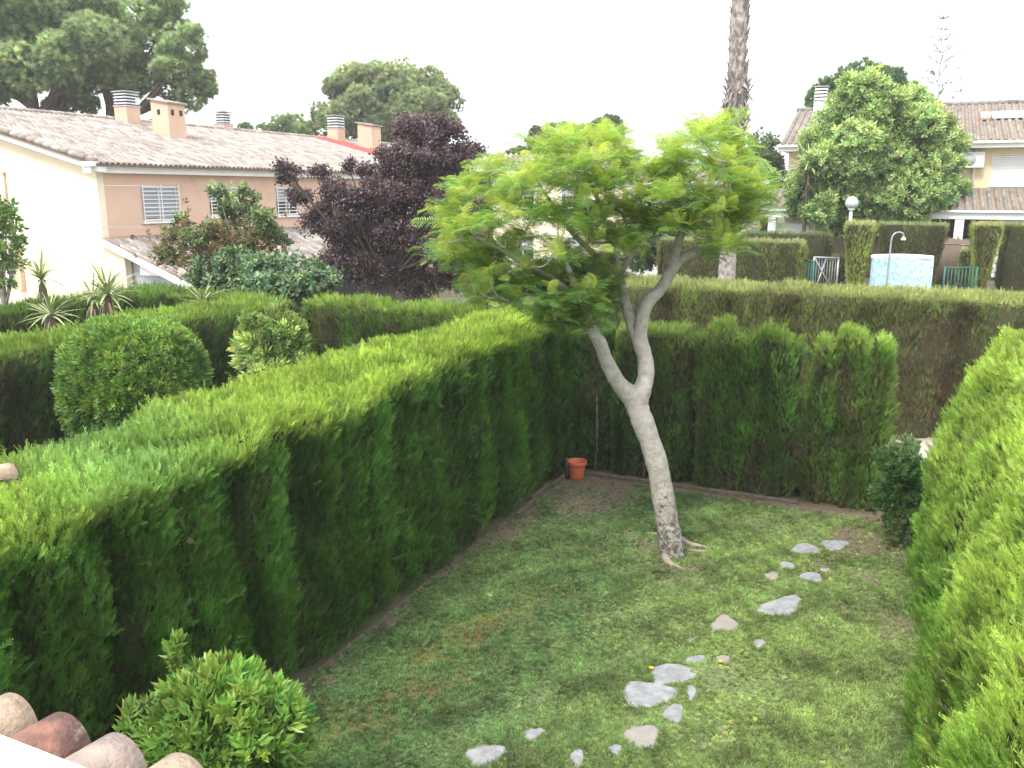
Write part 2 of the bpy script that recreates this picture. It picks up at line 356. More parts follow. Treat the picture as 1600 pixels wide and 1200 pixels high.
def grass_tuft(seed):
    r = random.Random(seed); vs = []; fs = []
    for i in range(9):
        an = r.uniform(0, 6.28); q = Vector((math.cos(an), math.sin(an), 0)); p = q*r.uniform(0, .5); tl = r.uniform(.2, .9)
        s = Vector((-q.y, q.x, 0)); b = len(vs); h = r.uniform(.6, 1.1)
        vs += [p-s*.05, p+s*.05, p+q*tl*.35+Vector((0, 0, h*.65))+s*.04, p+q*tl*.35+Vector((0, 0, h*.65))-s*.04, p+q*tl+Vector((0, 0, h*.85))]
        fs += [(b, b+1, b+2, b+3), (b+3, b+2, b+4)]
    return mesh_np('grass_tuft', vs, fs, M['grass'])
proto_group('grass', [grass_tuft(i) for i in range(6)])
def clover(seed):
    r = random.Random(seed); vs = []; fs = []
    for i in range(5):
        p = Vector((r.uniform(-.7, .7), r.uniform(-.7, .7), r.uniform(.2, .6)))
        for k in range(3):
            an = k*2.09+r.random(); d = Vector((math.cos(an), math.sin(an), r.uniform(0, .3))).normalized(); s = d.cross(Vector((0, 0, 1))).normalized()
            b = len(vs); vs += [p, p+d*.3+s*.2, p+d*.42, p+d*.3-s*.2]; fs.append((b, b+1, b+2, b+3))
    return mesh_np('weed', vs, fs, M['grass'])
proto_group('weed', [clover(i) for i in range(5)])
def jac_frond(seed):               # bipinnate leaf, unit length, arching over
    r = random.Random(seed); vs = []; fs = []; droop = r.uniform(.25, .6)
    def pt(t): return Vector((0, 0, 0))+Vector((t*math.cos(droop*t*.8), 0, .55*t-droop*t*t))
    n = 12
    for i in range(n):
        t = .16+.82*i/(n-1); p = pt(t); q = pt(min(t+.03, 1.05)); tan = (q-p).normalized()
        for sd in (-1, 1):
            L = .30*math.sin(PI*(.16+.78*t))*r.uniform(.85, 1.1)+.03
            d = (tan*.55+Vector((0, sd, r.uniform(-.22, .12)))).normalized()
            nl = 7; e0 = d.cross(Vector((0, 0, 1))).normalized()
            for k in range(nl):
                c = p+d*(L*(.1+.9*k/nl))-Vector((0, 0, .06*L*(k/nl)**2*3)); W = .038*(1-.4*k/nl)
                for s2 in (-1, 1):
                    b = len(vs); ld = (e0*s2+d*.55).normalized()
                    vs += [c-d*.003, c+ld*W+d*.014, c+d*(L/nl)*.95]; fs.append((b, b+1, b+2))
    for i in range(5):
        a, c = pt(i/5), pt((i+1)/5); b = len(vs); vs += [a+Vector((0, .006, 0)), a-Vector((0, .006, 0)), c-Vector((0, .005, 0)), c+Vector((0, .005, 0))]; fs.append((b, b+1, b+2, b+3))
    # turn so that the leaf's own z axis is its length
    vs = [Vector((v.z, v.y, v.x)) for v in vs]
    return mesh_np('frond', vs, fs, M['frond'])
proto_group('frond', [jac_frond(i) for i in range(8)])

def vary(base, n, amt=.2, hue=.12):
    c = np.array(base)[None, :]*(1+rng.normal(0, amt, (n, 1))).clip(.4, 1.8); c = c*(1+rng.normal(0, hue, (n, 3))*np.array([1, .3, .8])); return c.clip(.003, .9)
def lerp(a, b, t): return a*(1-t[:, None])+b*t[:, None]

# ------------------------------------------------------------------ ground
def grid_obj(name, o0, au, av, nu, nv, zf, mat):
    a = np.linspace(au[0], au[1], nu); b = np.linspace(av[0], av[1], nv); A, B = np.meshgrid(a, b, indexing='ij')
    P = o0[None, :]+A.ravel()[:, None]*Un+B.ravel()[:, None]*Vn; P[:, 2] = zf(P)
    F_ = [(i*nv+j, (i+1)*nv+j, (i+1)*nv+j+1, i*nv+j+1) for i in range(nu-1) for j in range(nv-1)]
    me = mesh_np(name, P, F_, mat, True); o = bpy.data.objects.new(name, me); COL.objects.link(o); return o, P
def nonuni():
    g = np.concatenate([-np.geomspace(1500, 45, 14), np.linspace(-40, 60, 101), np.geomspace(66, 1500, 14)]); return g
gl = nonuni(); A, B = np.meshgrid(gl, gl, indexing='ij'); GP = On+A.ravel()[:, None]*Un+B.ravel()[:, None]*Vn
GP[:, 2] = terrain(GP); ng = len(gl)
me = mesh_np('ground', GP, [(i*ng+j, (i+1)*ng+j, (i+1)*ng+j+1, i*ng+j+1) for i in range(ng-1) for j in range(ng-1)], M['ground'], True)
g_ = bpy.data.objects.new('ground', me); COL.objects.link(g_); g_['kind'] = 'structure'
mb = MB(); mb.add([uv(-30, 1.25, .008), uv(22, 1.25, .008), uv(22, 4.9, .008), uv(-30, 4.9, .008)], [(0, 1, 2, 3)]); mb.build('path', M['concrete'], None, 'structure')

TREE = pZ(1052, 868); tu, tv = touv(TREE)
def soil_mask(P):
    """1 where the lawn is bare earth"""
    u, v = UVn(P); n = N1(P, 2.2)*.5+N2(P, 6)*.3
    s = 1-sstep(.05, .55, u+n*.22+np.where(v > -3, -.25, 0))
    s = np.maximum(s, 1-sstep(.08, .65, -v+n*.25))
    s = np.maximum(s, 1-sstep(.6, 1.5, np.hypot(u-.6, (v+.4)*.6)+n*.15))
    r = np.hypot(u-tu, (v-tv)*1.0+.1); s = np.maximum(s, .75*(1-sstep(.35, .75, r+n*.25)))
    s = np.maximum(s, 1-sstep(.3, 1.0, np.hypot(u-4.75, v+1.2)+n*.25))
    s = np.maximum(s, 7*.1*sstep(.5, .95, N3(P, 1.1)*.6+N2(P, 5)*.5+.5*sstep(2.6, 5, u)-.1))
    return s.clip(0, 1)
def moss_mask(P):
    u, v = UVn(P); n = N4(P, 1.6)*.35+N2(P, 4)*.25
    b = np.exp(-((u-.95-.04*(v+6))/.55)**2)*sstep(-9.8, -8.2, v)*(1-sstep(-3.2, -1.8, v))
    return (b*(.85+n*1.5)).clip(0, 1)
def lawn_cols(P):
    u, v = UVn(P); n = len(P)
    soil = np.array([.145, .11, .082]); thatch = np.array([.16, .19, .09])
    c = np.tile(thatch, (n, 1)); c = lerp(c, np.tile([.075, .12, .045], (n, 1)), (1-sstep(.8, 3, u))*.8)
    c = lerp(c, np.tile(soil, (n, 1)), soil_mask(P)); c = lerp(c, lerp(np.tile([.11, .115, .03], (n, 1)), np.tile([.12, .075, .028], (n, 1)), sstep(-.2, .5, N2(P, 2.3))), moss_mask(P)*.85); return c
LN, LM = 5.75, 12.2
a = np.linspace(0, LN, 110); b = np.linspace(-LM, .35, 250); A, B = np.meshgrid(a, b, indexing='ij')
LP = On+A.ravel()[:, None]*Un+B.ravel()[:, None]*Vn; LP[:, 2] = .006+.012*(N1(LP, 1.2)+1)+.006*(N2(LP, 7)+1)
m, t, bs, o_ = newmat('lawn_earth'); L = t.links.new
at = N(t, 'ShaderNodeAttribute', attribute_name='col'); g = N(t, 'ShaderNodeNewGeometry')
n = N(t, 'ShaderNodeTexNoise'); n.inputs['Scale'].default_value = 45; n.inputs['Detail'].default_value = 8; L(g.outputs['Position'], n.inputs['Vector'])
r = N(t, 'ShaderNodeMapRange', i_1=.3, i_2=.7, i_3=.55, i_4=1.5); L(n.outputs[0], r.inputs[0]); s = N(t, 'ShaderNodeVectorMath', operation='SCALE'); L(at.outputs['Color'], s.inputs[0]); L(r.outputs[0], s.inputs[3]); L(s.outputs[0], bs.inputs['Base Color'])
bs.inputs['Roughness'].default_value = .95; bs.inputs['Specular IOR Level'].default_value = .1
bp = N(t, 'ShaderNodeBump'); bp.inputs['Strength'].default_value = .8; bp.inputs['Distance'].default_value = .015; L(n.outputs[0], bp.inputs['Height']); L(bp.outputs[0], bs.inputs['Normal'])
me = mesh_np('lawn', LP, [(i*250+j, (i+1)*250+j, (i+1)*250+j+1, i*250+j+1) for i in range(109) for j in range(249)], m, True)
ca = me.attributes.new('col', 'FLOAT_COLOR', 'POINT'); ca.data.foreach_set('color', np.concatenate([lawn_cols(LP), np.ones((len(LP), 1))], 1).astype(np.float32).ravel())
lawn = bpy.data.objects.new('lawn', me); COL.objects.link(lawn); lawn['kind'] = 'structure'

# ------------------------------------------------------------------ stepping stones
stones = [(758,1180,68,36,.3,'stone','long grey slab, nearest the bottom edge and furthest left of the stepping stones'),
 (803,1158,15,9,0,'stone','tiny grey stone chip between the two leftmost stepping stones'),
 (834,1148,38,22,.4,'stone','small wedge shaped grey slab above and right of the long leftmost slab'),
 (902,1184,22,32,0,'stone','upright oval grey stone at the bottom edge, alone in the grass'),
 (961,1171,24,19,0,'stone','small round grey stone left of the beige diamond slab'),
 (1004,1149,56,36,0,'beigestone','warm beige diamond shaped slab, the nearest large one'),
 (1053,1114,34,30,.2,'stone','notched grey slab between the beige diamond slab and the largest slab'),
 (1080,1081,15,25,.2,'stone','small grey triangular piece right of the largest slab'),
 (1011,1083,84,42,0,'stone','largest grey slab of the path, a wide pointed oval'),
 (1050,1052,78,32,.1,'stone','broad grey slab just above the largest slab, squared at the right'),
 (1087,1029,32,11,.3,'stone','thin grey sliver of slab above the broad squared slab'),
 (1130,1029,24,12,0,'beigestone','small pale stone beside the thin sliver and the yellow flower'),
 (1132,975,44,28,0,'beigestone','rounded pale slab with a notched upper edge, midway up the path'),
 (1186,1005,20,15,0,'stone','small round grey stone below the wide slab, alone at the right'),
 (1080,999,10,7,0,'stone','tiny grey chip left of and below the notched pale slab'),
 (1220,948,72,32,.3,'stone','wide grey slab halfway up the path, beyond the notched pale slab'),
 (1206,899,24,13,0,'beigestone','small pale stone, leftmost of the cluster below the two far slabs'),
 (1230,883,27,12,-.3,'stone','small slanting stone just below the two farthest slabs'),
 (1268,901,36,15,-.2,'stone','grey slab at the right of the small far cluster'),
 (1289,890,14,6,0,'stone','tiny chip right of the small far cluster'),
 (1258,857,46,17,0,'stone','left one of the two farthest grey slabs'),
 (1305,851,44,16,0,'stone','right one of the two farthest grey slabs, by the small bush')]
stone_uv = []
for i, (x, y, ww, hh, sk, mt, lab) in enumerate(stones):
    r_ = random.Random(100+i); n = 14 if ww > 30 else 9; pts = []
    ph = r_.uniform(0, 6)
    for k in range(n):
        an = 2*PI*k/n+r_.uniform(-.12, .12); q = 1+.14*math.sin(3*an+ph)+r_.uniform(-.07, .07)
        dx, dy = math.cos(an)*ww/2*q, -math.sin(an)*hh/2*q
        pts.append(pZ(x+dx, y+dy-sk*dx*.5, .03))
    c = sum(pts, Vector())/n; top = c.copy(); mb = MB()
    vs = [Vector((p.x, p.y, .0)) for p in pts]+[Vector((p.x, p.y, .024+r_.uniform(-.004, .005))) for p in pts]+[c+(Vector((p.x, p.y, .03))-c)*.88+Vector((0, 0, .004+r_.uniform(-.003, .003))) for p in pts]+[c+Vector((0, 0, .006))]
    fs = [(k, (k+1) % n, n+(k+1) % n, n+k) for k in range(n)]+[(n+k, n+(k+1) % n, 2*n+(k+1) % n, 2*n+k) for k in range(n)]+[(2*n+k, 2*n+(k+1) % n, 3*n) for k in range(n)]
    b0 = Vector((c.x, c.y, 0)); me = mesh_np('stepping_stone', [v-b0 for v in vs], fs, M[mt])
    o = bpy.data.objects.new('stepping_stone', me); COL.objects.link(o); o.location = b0
    tag(o, lab, 'stone', 'stepping stones across the lawn')
    stone_uv.append((c.x, c.y, max((p-c).length for p in pts), [(p.x, p.y) for p in pts]))

# ------------------------------------------------------------------ grass
def inside_stones(P, grow=1.0):
    m_ = np.zeros(len(P), bool)
    for cx, cy, r0, poly in stone_uv:
        near = np.where((P[:, 0]-cx)**2+(P[:, 1]-cy)**2 < r0*r0)[0]
        if not len(near): continue
        x, y = P[near, 0], P[near, 1]; ins = np.zeros(len(near), bool); n = len(poly)
        for k in range(n):
            x1, y1 = poly[k]; x2, y2 = poly[(k+1) % n]; x1 = cx+(x1-cx)*grow; x2 = cx+(x2-cx)*grow; y1 = cy+(y1-cy)*grow; y2 = cy+(y2-cy)*grow
            c = ((y1 > y) != (y2 > y)) & (x < (x2-x1)*(y-y1)/(y2-y1+1e-12)+x1); ins ^= c
        m_[near[ins]] = True
    return m_
def lawn_points(n):
    u = rng.uniform(.02, LN-.1, n); v = rng.uniform(-9.5, -.1, n); P = On+u[:, None]*Un+v[:, None]*Vn
    P[:, 2] = .006+.012*(N1(P*[1, 1, 0], 1.2)+1)+.006*(N2(P*[1, 1, 0], 7)+1); return P
def up_dirs(n, j): D = rng.normal(0, j, (n, 3)); D[:, 2] += 1; return D
P = lawn_points(230000); Pf = P*[1, 1, 0]; keep = (rng.random(len(P)) > soil_mask(Pf)*.95) & (rng.random(len(P)) > moss_mask(Pf)*.9) & ~inside_stones(P)
clumpy = N3(Pf, 6)*.5+N4(Pf, 2.2)*.5; keep &= rng.random(len(P)) < (.7+clumpy*.55)
P = P[keep]; Pf = P*[1, 1, 0]; u, v = UVn(P); n = len(P)
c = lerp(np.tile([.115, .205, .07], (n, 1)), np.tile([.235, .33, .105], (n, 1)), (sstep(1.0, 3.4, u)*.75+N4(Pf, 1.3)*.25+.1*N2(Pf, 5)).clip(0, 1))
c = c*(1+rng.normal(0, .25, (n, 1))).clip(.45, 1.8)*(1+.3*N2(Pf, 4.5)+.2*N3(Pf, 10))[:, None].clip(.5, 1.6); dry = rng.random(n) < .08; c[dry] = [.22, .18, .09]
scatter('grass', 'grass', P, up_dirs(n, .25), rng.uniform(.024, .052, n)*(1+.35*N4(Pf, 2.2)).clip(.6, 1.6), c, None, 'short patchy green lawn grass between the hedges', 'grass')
P = lawn_points(60000); Pf = P*[1, 1, 0]; u, v = UVn(P)
keep = (rng.random(len(P)) < (.30+.5*(1-sstep(.3, 2.2, u))+.4*N2(Pf, 2.5))) & ~inside_stones(P) & (rng.random(len(P)) > soil_mask(Pf)*.75) & (rng.random(len(P)) > moss_mask(Pf)*.6)
P = P[keep]; n = len(P); u, v = UVn(P)
c = lerp(vary((.11, .19, .075), n, .25), vary((.24, .31, .09), n, .3), sstep(1, 3.5, u))
scatter('lawn_weed', 'weed', P, up_dirs(n, .3), rng.uniform(.018, .04, n), c, None, 'small leafed clover and weeds growing through the lawn', 'weeds')

# ------------------------------------------------------------------ hedges
def hedge(label, u0, u1, v0, v1, h, dens=900, size=(.07, .13), cs=(.035, .075, .018), ct=(.13, .2, .025), z0=None, hfun=None,
          faces='uUvVt', shoulder=.08, shz=.25, spacing=.75, groove=.10, brown=0.0, amp=1.0, name='hedge', group=None, flare=0.0,
          topband=.28, cat='hedge', tint=None, core='core', coremin=None, extra=None, loose=0, grow=True, toe=.0):
    base = uv((u0+u1)/2, (v0+v1)/2); gz = tz(base) if z0 is None else z0; base.z = gz
    root = empty(name, base, label, cat, group)
    Lu, Lv = u1-u0, v1-v0
    def shape(a, b, z, nu, nv, nz, inset):
        """a,b in plan, z above the ground, n = face normal flags -> world points"""
        HH = h if hfun is None else hfun(a, b)
        zz = z*HH; P = On+a[:, None]*Un+b[:, None]*Vn; P = P*[1, 1, 0]; P[:, 2] = zz
        d = amp*(.055*N1(P, 1.1)+.045*N2(P, 3.2)+.03*N3(P, 8))-inset
        al = np.where(np.abs(nu) > .5, b-v0, a-u0); side = np.abs(nz) < .5
        gr = groove*np.abs(np.cos(PI*al/spacing+.6*N4(P*[1, 1, .25], .8)))**9
        gr = gr*np.clip((HH-zz)/.35, .25, 1); sh = shoulder*np.clip((zz-(HH-shz))/shz, 0, 1)**1.8
        fl = flare*(1-zz/HH)
        to = toe*np.clip(1-zz/.5, 0, 1)
        k = np.where(side, d-gr-sh-fl-to, 0)
        uc, vc = (u0+u1)/2, (v0+v1)/2
        ci = 0.0 if np.ndim(inset) else inset+.06
        shs = sh if np.ndim(sh) else shoulder
        ku = np.where(side, np.where(np.abs(nv) > .5, 1-2*(shs+fl)/max(Lu, .01), 1), 1-2*(shoulder+ci)/max(Lu, .01)); kv = np.where(side, np.where(np.abs(nu) > .5, 1-2*(shs+fl)/max(Lv, .01), 1), 1-2*(shoulder+ci)/max(Lv, .01))
        au = uc+(a-uc)*ku+nu*k; bv = vc+(b-vc)*kv+nv*k
        P2 = On+au[:, None]*Un+bv[:, None]*Vn; P2[:, 2] = gz+zz+np.where(side, 0, amp*(.045*N1(P, 1.6)+.03*N2(P, 5))-inset*.9)
        return P2
    # inner body
    mbv = []; mbf = []
    fl_ = {'u': (-1, 0, 0), 'U': (1, 0, 0), 'v': (0, -1, 0), 'V': (0, 1, 0), 't': (0, 0, 1)}
    for fc, (nu, nv, nz) in fl_.items():
        la = Lv if nu else Lu; na_ = max(2, int(la/.12)); lb = Lv if nz else 1; nb_ = max(2, int((Lv if nz else h)/.14))
        s_, t_ = np.meshgrid(np.linspace(0, 1, na_), np.linspace(0, 1, nb_), indexing='ij'); s_ = s_.ravel(); t_ = t_.ravel(); o1 = np.ones_like(s_)
        if nz: a, b, z = u0+s_*Lu, v0+t_*Lv, o1
        elif nu: a, b, z = (u0 if nu < 0 else u1)*o1, v0+s_*Lv, t_
        else: a, b, z = u0+s_*Lu, (v0 if nv < 0 else v1)*o1, t_
        P = shape(a, b, z, nu*o1, nv*o1, nz*o1, .10 if h > .8 else .05); k0 = len(mbv); mbv += list(P-np.array(base))
        mbf += [(k0+i*nb_+j, k0+(i+1)*nb_+j, k0+(i+1)*nb_+j+1, k0+i*nb_+j+1) for i in range(na_-1) for j in range(nb_-1)]
    link_mesh('inner_branches', mesh_np('inner_branches', mbv, mbf, M[core], True), None, root)
    # foliage
    areas = {'u': Lv*h, 'U': Lv*h, 'v': Lu*h, 'V': Lu*h, 't': Lu*Lv}; PP = []; DD = []; NN = []; TT = []
    for fc in faces:
        nu, nv, nz = fl_[fc]; n = int(areas[fc]*dens*(1.0 if not nz else 1.15)); s_ = rng.random(n); t_ = rng.random(n); o1 = np.ones(n)
        if nz: a, b, z = u0+s_*Lu, v0+t_*Lv, o1
        elif nu: a, b, z = (u0 if nu < 0 else u1)*o1, v0+s_*Lv, t_*.99
        else: a, b, z = u0+s_*Lu, (v0 if nv < 0 else v1)*o1, t_*.99
        inset = rng.uniform(-.03, .10, n); P = shape(a, b, z, nu*o1, nv*o1, nz*o1, inset)
        nw = nu*Un+nv*Vn+np.array([0, 0, nz]); D = np.tile(nw*.42, (n, 1)) if not nz else np.zeros((n, 3)); D[:, 2] += .9
        if nz:
            eu = (a-(u0+u1)/2)/(Lu/2); ev = (b-(v0+v1)/2)/(Lv/2); D += (eu**5)[:, None]*Un*.5+(ev**5)[:, None]*Vn*.3
        D += rng.normal(0, .22, (n, 3))
        # thin places
        gapn = N4(P*[1, 1, .45], 1.7)*.6+N2(P, 4.5)*.45; keep = np.ones(n, bool) if nz else rng.random(n) < np.clip(1.25+gapn*1.1, .25, 1)
        low = np.clip((P[:, 2]-gz)/.45, .35, 1) if not nz else o1; keep &= rng.random(n) < low
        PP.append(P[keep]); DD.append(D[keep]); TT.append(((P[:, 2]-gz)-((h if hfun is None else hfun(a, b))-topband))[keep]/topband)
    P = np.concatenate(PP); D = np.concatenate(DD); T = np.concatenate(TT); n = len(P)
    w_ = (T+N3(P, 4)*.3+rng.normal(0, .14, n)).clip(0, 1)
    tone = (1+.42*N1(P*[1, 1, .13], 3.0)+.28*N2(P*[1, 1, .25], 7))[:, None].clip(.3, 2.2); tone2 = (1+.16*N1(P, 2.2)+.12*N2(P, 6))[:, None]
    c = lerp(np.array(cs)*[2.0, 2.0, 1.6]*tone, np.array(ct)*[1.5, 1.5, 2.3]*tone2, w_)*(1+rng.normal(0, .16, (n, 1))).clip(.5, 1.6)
    if brown > 0:
        bm = (brown*1.6+N2(P*[1, 1, .6], 1.0)*.55+N3(P, 4)*.3-.35).clip(0, 1)*(1-w_*.8); bm = bm*(rng.random(n) < .85); c = lerp(c, vary((.15, .11, .065), n, .25), bm)
    dead = rng.random(n) < .02; c[dead] = [.17, .13, .07]
    if tint is not None: c = tint(P, c, w_)
    if loose:
        pick = rng.choice(n, loose); P = np.concatenate([P, P[pick]]); D = np.concatenate([D, D[pick]*[1.5, 1.5, .6]+rng.normal(0, .45, (loose, 3))]); c = np.concatenate([c, c[pick]*1.1+[.005, .01, .003]]); T = np.concatenate([T, T[pick]]); w_ = np.concatenate([w_, w_[pick]]); n = len(P)
    S = rng.uniform(size[0], size[1], n)*np.where(np.arange(n) >= n-loose, 1.4, 1)*(1+.5*(rng.random(n) < .05)*w_)*np.where(T < .2, 1.2, 1.0)
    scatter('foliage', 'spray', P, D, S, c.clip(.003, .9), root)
    if extra: extra(root, gz)
    return root
def stems(us, v_, h=.8, r=.035, mat='bark'):
    def fn(root, gz):
        for i, a in enumerate(us):
            mb = MB(); p, q = spline([(*uv(a, v_, gz-.02), r*1.25), (*uv(a+random.uniform(-.03, .03), v_+.02, gz+h*.5), r), (*uv(a+random.uniform(-.06, .06), v_+.05, gz+h), r*.8)], 4)
            mb.tube(p, q, 8, .1, seed=i); mb.build('trunk', M[mat], root)
    return fn
def left_h(a, b):
    return left_h0(a, b)+.07
def left_h0(a, b):
    b = b+.25*np.sin(a*5)
    return 2.45-.14*(1-sstep(-7.5, -7.25, b))+.04*np.sin(b*1.3)+.05*sstep(-10, -9.2, b)*0
def left_tint(P, c, w_):
    u, v = UVn(P); blue = np.exp(-((v+8.25+.35*u)/.85)**2)*w_
    c = lerp(c, c*np.array([.74, .88, 1.5]), blue.clip(0, 1)); dk = (1-sstep(-2.6, -.5, u+0*v))*0
    return c*(1+.12*(w_[:, None]))
LS, LT = (.042, .098, .022), (.195, .275, .03)
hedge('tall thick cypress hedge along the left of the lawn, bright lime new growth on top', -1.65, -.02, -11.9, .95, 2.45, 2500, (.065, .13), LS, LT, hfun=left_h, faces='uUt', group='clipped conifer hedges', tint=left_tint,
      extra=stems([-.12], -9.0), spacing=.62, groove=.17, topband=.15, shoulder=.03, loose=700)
def right_h(a, b): return 2.38+.62*sstep(-4.2, -1.6, b)+.07*np.sin(b*1.9)
RS, RT = (.07, .135, .026), (.26, .36, .044)
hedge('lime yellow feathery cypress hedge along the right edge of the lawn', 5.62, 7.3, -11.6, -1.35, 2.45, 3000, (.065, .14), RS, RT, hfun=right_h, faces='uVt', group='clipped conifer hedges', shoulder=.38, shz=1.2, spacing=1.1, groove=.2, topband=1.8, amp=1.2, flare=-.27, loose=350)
bh = dict(dens=2000, size=(.065, .13), faces='uUvt', group='cypress columns at the back of the lawn', spacing=.55, groove=.11, brown=.22, amp=1.1, shoulder=.06)
hedge('dark cypress column behind the leaning tree, beside the plant pot', .75, 1.9, .22, .95, 2.42, cs=(.046, .095, .026), ct=(.15, .23, .034), extra=stems([.95, 1.3, 1.65], .3), **bh)
hedge('narrow dark cypress column in the back left corner above the plant pot', .02, .62, .30, .95, 2.38, cs=(.034, .07, .022), ct=(.12, .2, .034), extra=stems([.3], .42, .9), **bh)
hedge('broad cypress column between two brown gaps in the back hedge', 2.20, 3.58, .16, .92, 2.47, cs=(.062, .13, .032), ct=(.14, .22, .026), hfun=lambda a, b: 2.47+.09*np.sin(a*8.5)+.06*np.sin(a*21)+.03*np.sin(a*53), extra=stems([2.35, 2.7, 3.05, 3.4], .26), **bh)
hedge('right end cypress column of the back hedge, beside the gateway', 3.8, 4.83, .14, .88, 2.5, cs=(.075, .15, .032), ct=(.19, .28, .036), hfun=lambda a, b: 2.5+.09*np.sin(a*9+1)+.06*np.sin(a*23)+.03*np.sin(a*51), extra=stems([4.0, 4.35, 4.72], .22), **bh)
hedge('dead brown strip of cypress filling the gap behind the leaning trunk', 1.86, 2.14, .42, .9, 2.2, cs=(.10, .075, .05), ct=(.12, .1, .06), dens=900, size=(.07, .12), faces='vt', brown=.7, spacing=3, core='corebrown', group='cypress columns at the back of the lawn')
# neighbours' hedges
nb = dict(size=(.08, .15), group='clipped conifer hedges', topband=.25)
hedge('hedge between the round laurel and the spiky yuccas, left of the next garden', -7.5, -6.15, -9, 1.1, 2.42, 750, cs=(.028, .065, .016), ct=(.15, .23, .026), faces='Uvt', brown=.12, core='core', **nb)
hedge('squared cypress hedge closing the back of the next garden on the left', -5.75, -1.35, .55, 1.5, 2.45, 800, cs=(.04, .085, .018), ct=(.16, .24, .028), faces='uvt', brown=.1, **nb)
hedge('far left hedge standing in front of the cream gable wall', -11.7, -10.35, -7, 2.6, 2.35, 500, cs=(.035, .08, .016), ct=(.10, .17, .022), faces='Uvt', **nb)
hedge('short dark hedge between the yuccas and the salmon house', -10.3, -7.5, 1.4, 2.4, 2.3, 500, cs=(.035, .08, .016), ct=(.12, .19, .022), faces='vt', **nb)
def far_tint(P, c, w_):
    u, v = UVn(P); q = touv(pPl(1472, 560, uv(0, 4.6), V)); z = P[:, 2]
    m_ = np.exp(-((u-q[0]+.15*N2(P, 2))/.42)**2)*sstep(2.45, 2.2, z)*.9
    m_ = np.maximum(m_, sstep(1.6, .9, z+.35*N1(P, 1.5))*.6).clip(0, 1)*(rng.random(len(P)) < .85)
    c = lerp(c*(1+.18*sstep(3, 7, u))[:, None], vary((.15, .10, .065), len(P), .25), m_); return c
hedge('long flat topped hedge across the footpath with brown dry patches', -2.2, 15, 4.6, 6.5, 2.64, 900, (.07, .13), cs=(.075, .10, .035), ct=(.22, .25, .06), faces='uvt', brown=.33, spacing=1.3, groove=.26, topband=.12, amp=.8, group='clipped conifer hedges', core='corebrown', z0=0, tint=far_tint)

# ------------------------------------------------------------------ low wall, edging, pot, odds and ends
mb = MB(); mb.box(uv(2.45, 1.12, .42), (4.9, .14, .84)); o = mb.build('garden_wall', M['wallbeige']); tag(o, 'low stained beige wall behind the cypress columns along the footpath', 'wall')
mb = MB(); mb.box(uv(2.1, .02, .035), (3.3, .09, .09)); o = mb.build('wooden_edging', M['wood']); tag(o, 'weathered wooden edging beam at the foot of the back hedge', 'edging')
lb = empty('edging_board', uv(.12, -2.6, 0), 'worn timber edging boards along the foot of the left hedge', 'edging')
for a, L_, t_ in ((-.55, .6, .02), (-1.2, .6, -.04), (-1.9, .65, .03)):
    mb = MB(); mb.box(uv(.13+t_, a, .05), (.04, L_, .11), (U+V*t_).normalized(), (V-U*t_).normalized()); mb.build('board', M['wood'], lb)
mb = MB(); mb.tube([uv(-.02+.2, -.3, 0), uv(.17, -.3, .38)], [.035, .03], 8, .1); o = mb.build('stump', M['bark']); tag(o, 'short dark wooden stake left of the orange plant pot', 'stake')
pp = pZ(901, 747, .02); pot = empty('plant_pot', pp, 'empty orange plastic plant pot in the back left corner of the lawn', 'plant pot')
mb = MB(); mb.lathe(pp, [(0, .0), (.105, .0), (.112, .02), (.138, .22), (.138, .24), (.158, .24), (.164, .25), (.164, .295), (.158, .3), (.146, .295), (.135, .2), (.105, .12), (0, .12)], 28); mb.build('body', M['terracotta'], pot)
mb = MB(); mb.lathe(pp, [(0, .122), (.1, .125), (.118, .13), (.12, .12)], 20); mb.build('potting_soil', M['soil'], pot)
sp = uv(.52, .12); mb = MB(); mb.tube([sp, sp+Vector((.02, 0, .7)), sp+Vector((0, 0, 1.35))], [.008, .007, .006], 8); o = mb.build('garden_stake', M['twig']); tag(o, 'thin pale stake standing right of the orange plant pot', 'stake')
pth = [pZ(x, y, .03) for x, y in ((1058, 767), (1075, 772), (1093, 776), (1112, 783), (1130, 787))]
pa, ra = spline([(*p, .022) for p in pth], 5); mb = MB(); mb.tube(pa, ra, 8); o = mb.build('garden_hose', M['hose']); tag(o, 'length of grey blue hose lying at the foot of the back hedge', 'hose')
for i, (x, y) in enumerate(((868, 764), (857, 766))):
    a = pZ(x, y, .02); mb = MB(); d = Vector((math.cos(i*1.3), math.sin(i*1.3), 0))
    mb.tube([a-d*.09, a+Vector((0, 0, .015)), a+d*.1], [.008, .012, .006], 6, .3); o = mb.build('broken_stick', M['palebark']); tag(o, ['pale broken stick on bare earth left of the pot, the nearer one', 'pale broken stick at the foot of the left hedge, further from the pot'][i], 'stick')
for i, (x, y) in enumerate(((1126, 1034), (1018, 1044))):
    c = pZ(x, y, .05); root = empty('dandelion', Vector((c.x, c.y, 0)), ['yellow dandelion flower right of the broad squared slab', 'yellow dandelion flower touching the left end of the broad squared slab'][i], 'flower', 'dandelions by the stones')
    mb = MB(); mb.tube([Vector((c.x, c.y, 0)), c], [.003, .002], 5); mb.build('stem', surf('flower_stem', (.08, .15, .04)) if i == 0 else bpy.data.materials['flower_stem'], root)
    mb = MB()
    for k in range(14):
        an = k*2.4; d = Vector((math.cos(an), math.sin(an), .35)).normalized(); s_ = d.cross(Vector((0, 0, 1))).normalized(); mb.add([c, c+d*.02+s_*.006, c+d*.026, c+d*.02-s_*.006], [(0, 1, 2, 3)])
    mb.build('flower_head', surf('yellow_petal', (.7, .5, .02)) if i == 0 else bpy.data.materials['yellow_petal'], root)
